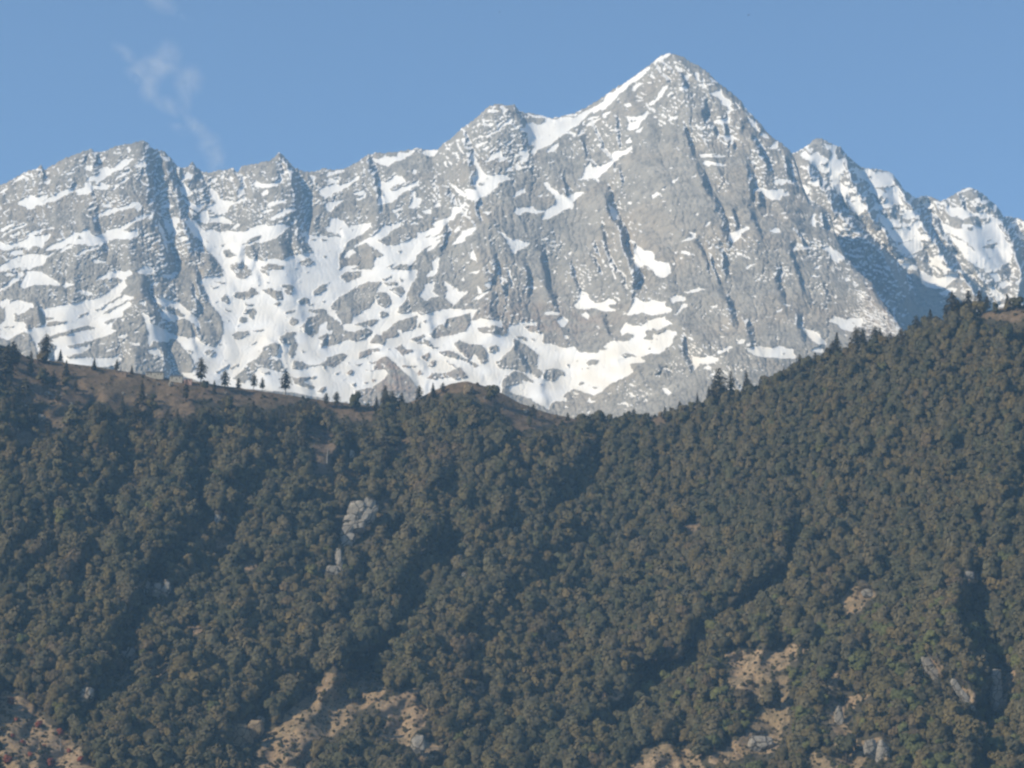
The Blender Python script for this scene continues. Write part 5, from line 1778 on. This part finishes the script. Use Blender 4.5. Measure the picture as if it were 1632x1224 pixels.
# the rest of the forest: one object that repeats the trees above
def build_forest():
    me = bpy.data.meshes.new("forest")
    n = len(rest)
    me.vertices.add(n)
    me.vertices.foreach_set("co", np.array([t[2] - (0, 0, .3) for t in rest], np.float32).reshape(-1))
    for nm, vals, ty in (("kind_id", [t[4] for t in rest], 'INT'), ("size", [t[5] for t in rest], 'FLOAT'), ("turn", [t[6] for t in rest], 'FLOAT'),
                         ("tilt", [random.gauss(0, .09) for t in rest], 'FLOAT'), ("tall", [t[5] * random.uniform(.78, 1.3) for t in rest], 'FLOAT')):
        a = me.attributes.new(nm, ty, 'POINT')
        a.data.foreach_set("value", np.array(vals, np.int32 if ty == 'INT' else np.float32))
    o = bpy.data.objects.new("forest", me); C.objects.link(o)
    ng = bpy.data.node_groups.new("forest", 'GeometryNodeTree')
    ng.interface.new_socket("Geometry", in_out='INPUT', socket_type='NodeSocketGeometry')
    ng.interface.new_socket("Geometry", in_out='OUTPUT', socket_type='NodeSocketGeometry')
    N, L = ng.nodes, ng.links
    gi, go = N.new("NodeGroupInput"), N.new("NodeGroupOutput")
    join = N.new("GeometryNodeJoinGeometry")
    def attr(nm, ty):
        a = N.new("GeometryNodeInputNamedAttribute"); a.data_type = ty; a.inputs["Name"].default_value = nm
        return a.outputs["Attribute"]
    kid, size, turn = attr("kind_id", 'INT'), attr("size", 'FLOAT'), attr("turn", 'FLOAT')
    rot = N.new("ShaderNodeCombineXYZ"); L.new(turn, rot.inputs["Z"]); L.new(attr("tilt", 'FLOAT'), rot.inputs["X"])
    scl = N.new("ShaderNodeCombineXYZ")
    for s in scl.inputs: L.new(size, s)
    L.new(attr("tall", 'FLOAT'), scl.inputs["Z"])
    for k in sorted({t[4] for t in rest}):
        if k not in first: continue
        cmp_ = N.new("FunctionNodeCompare"); cmp_.data_type = 'INT'; cmp_.operation = 'EQUAL'
        L.new(kid, cmp_.inputs[2]); cmp_.inputs[3].default_value = k
        both = N.new("GeometryNodeJoinGeometry")
        for ob in first[k]:
            oi = N.new("GeometryNodeObjectInfo"); oi.transform_space = 'ORIGINAL'; oi.inputs["Object"].default_value = ob
            L.new(oi.outputs["Geometry"], both.inputs[0])
        inst = N.new("GeometryNodeInstanceOnPoints")
        L.new(gi.outputs[0], inst.inputs["Points"]); L.new(cmp_.outputs[0], inst.inputs["Selection"])
        L.new(both.outputs[0], inst.inputs["Instance"]); L.new(rot.outputs[0], inst.inputs["Rotation"]); L.new(scl.outputs[0], inst.inputs["Scale"])
        L.new(inst.outputs[0], join.inputs[0])
    L.new(join.outputs[0], go.inputs[0])
    md = o.modifiers.new("forest", 'NODES'); md.node_group = ng
    tag(o, "dense evergreen forest covering the whole hillside below the ridge", "forest", kind="stuff")
build_forest()
print("TREES", len(TREES), "conifers", len(con_t), "single", len(single), "rest", len(rest))

# bleached dead trees
dg = [to_mesh("dead_tree", dead_geo(k), M_DEAD) for k in (3, 4, 5)]
for k, (u, v, hh, words) in enumerate([(521, 738, 28, "bleached dead tree beside the tawny patch above the tall outcrop"), (940, 786, 24, "thin bleached dead trunk in the middle of the right slope"),
        (825, 784, 18, "short bleached dead tree above the lone white stone"), (982, 866, 20, "bare grey snag below the thin bleached trunk"), (986, 922, 22, "bare grey snag, lowest of three on the central slope"),
        (96, 1196, 22, "white dead trunk below the red flowering trees at bottom left"), (300, 905, 20, "bare pale snag right of the left gully"), (1452, 640, 18, "bare pale snag high on the right slope"), (770, 880, 20, "slender grey snag right of the deep middle gully")]):
    p, w = ground(u, v)
    o = bpy.data.objects.new("dead_tree", dg[k % 3]); C.objects.link(o)
    o.location = p; o.rotation_euler = (0, 0, k * 1.7); s = hh * (w / FPX) / 13; o.scale = (s, s, s)
    tag(o, words, "dead tree", "bleached dead trees")

# shrubs on the open ground
sg = []
for k, look in enumerate(["dark green", "brownish", "olive"]):
    (vs, fs), _ = broadleaf_geo(300 + k, 2.6, 2.0, 160)
    sg.append((look, to_mesh("shrub", (vs, fs), LM[look])))
n_s = 0; tries = 0
cand = [(float(tu[i]), float(tv_[i]), tp[i]) for i in range(N_TRY) if opn_c[i] > .5 and -5 < tu[i] < 1637 and tv_[i] < 1228]
cand.sort(key=lambda q: random.random() * (1 if q[1] < 760 else .22))
jobs = {}
for (u, v, p) in cand[:290]:
    k = random.choice((0, 0, 1, 1, 2)); side, lm, dist = where(u, v)
    jobs.setdefault((k, side, lm), []).append((dist, p))
for (k, side, lm), lst in jobs.items():
    lst.sort(key=lambda q: q[0])
    for n, (dist, p) in enumerate(lst):
        o = bpy.data.objects.new("shrub", sg[k][1]); C.objects.link(o)
        s = random.uniform(.55, 1.5); o.location = Vector(p) - Vector((0, 0, .2)); o.scale = (s * random.uniform(1, 1.5), s, s); o.rotation_euler = (0, 0, random.uniform(0, 6.28))
        tag(o, ("low " + sg[k][0] + " shrub, " + ORD[n] + " " + side + " " + lm) if n < len(ORD) else "low " + sg[k][0] + " shrub among others " + side + " " + lm, "shrub", "shrubs on the open ground")

# low scrub and tussocks too many to count
def build_scrub():
    extra = [(float(tu[i]), float(tv_[i]), tp[i]) for i in np.nonzero((~keep) & (opn_c < .5) & (tu > -20) & (tu < 1650) & (tv_ < 1240))[0]]
    random.shuffle(extra)
    some = cand[290:2300] + extra[:3600]
    me = bpy.data.meshes.new("undergrowth"); me.vertices.add(len(some))
    me.vertices.foreach_set("co", np.array([c[2] - (0, 0, .25) for c in some], np.float32).reshape(-1))
    for nm, vals in (("size", [random.uniform(.22, .75) if k < 2000 else random.uniform(.4, 1.2) for k, c in enumerate(some)]), ("turn", [random.uniform(0, 6.28) for c in some])):
        a = me.attributes.new(nm, 'FLOAT', 'POINT'); a.data.foreach_set("value", np.array(vals, np.float32))
    o = bpy.data.objects.new("undergrowth", me); C.objects.link(o)
    ng = bpy.data.node_groups.new("undergrowth", 'GeometryNodeTree')
    ng.interface.new_socket("Geometry", in_out='INPUT', socket_type='NodeSocketGeometry'); ng.interface.new_socket("Geometry", in_out='OUTPUT', socket_type='NodeSocketGeometry')
    N, L = ng.nodes, ng.links
    gi, go = N.new("NodeGroupInput"), N.new("NodeGroupOutput")
    oi = N.new("GeometryNodeObjectInfo"); oi.transform_space = 'ORIGINAL'; oi.inputs["Object"].default_value = bpy.data.objects["shrub"]
    inst = N.new("GeometryNodeInstanceOnPoints")
    for nm, sock in (("size", "Scale"), ("turn", "Z")):
        a = N.new("GeometryNodeInputNamedAttribute"); a.data_type = 'FLOAT'; a.inputs["Name"].default_value = nm
        x = N.new("ShaderNodeCombineXYZ")
        for q in (x.inputs if sock == "Scale" else [x.inputs["Z"]]): L.new(a.outputs["Attribute"], q)
        L.new(x.outputs[0], inst.inputs["Scale" if sock == "Scale" else "Rotation"])
    L.new(gi.outputs[0], inst.inputs["Points"]); L.new(oi.outputs["Geometry"], inst.inputs["Instance"]); L.new(inst.outputs[0], go.inputs[0])
    o.modifiers.new("undergrowth", 'NODES').node_group = ng
    tag(o, "low scrub and tussocks dotted over the dry open ground", "undergrowth", kind="stuff")
build_scrub()
# ---------------------------------------------------------------- air
def build_haze():
    me = bpy.data.meshes.new("haze")
    x0, x1, y0, y1, z0, z1 = -8200, 8200, -400, 10300, -90, 3300
    vs = [(x, y, z) for z in (z0, z1) for y in (y0, y1) for x in (x0, x1)]
    fs = [(0, 2, 3, 1), (4, 5, 7, 6), (0, 1, 5, 4), (2, 6, 7, 3), (0, 4, 6, 2), (1, 3, 7, 5)]
    me.from_pydata(vs, [], fs); me.update()
    m = bpy.data.materials.new("haze_air"); m.use_nodes = True
    nt = m.node_tree; nt.nodes.clear()
    out = nt.nodes.new("ShaderNodeOutputMaterial"); vol = nt.nodes.new("ShaderNodeVolumePrincipled")
    vol.inputs["Color"].default_value = (.345, .645, .99, 1)
    vol.inputs["Density"].default_value = HAZE_DENSITY
    vol.inputs["Anisotropy"].default_value = .0
    nt.links.new(vol.outputs[0], out.inputs["Volume"])
    me.materials.append(m)
    o = bpy.data.objects.new("haze", me); C.objects.link(o)
    tag(o, kind="stuff")
HAZE_DENSITY = 5.0e-5
build_haze()
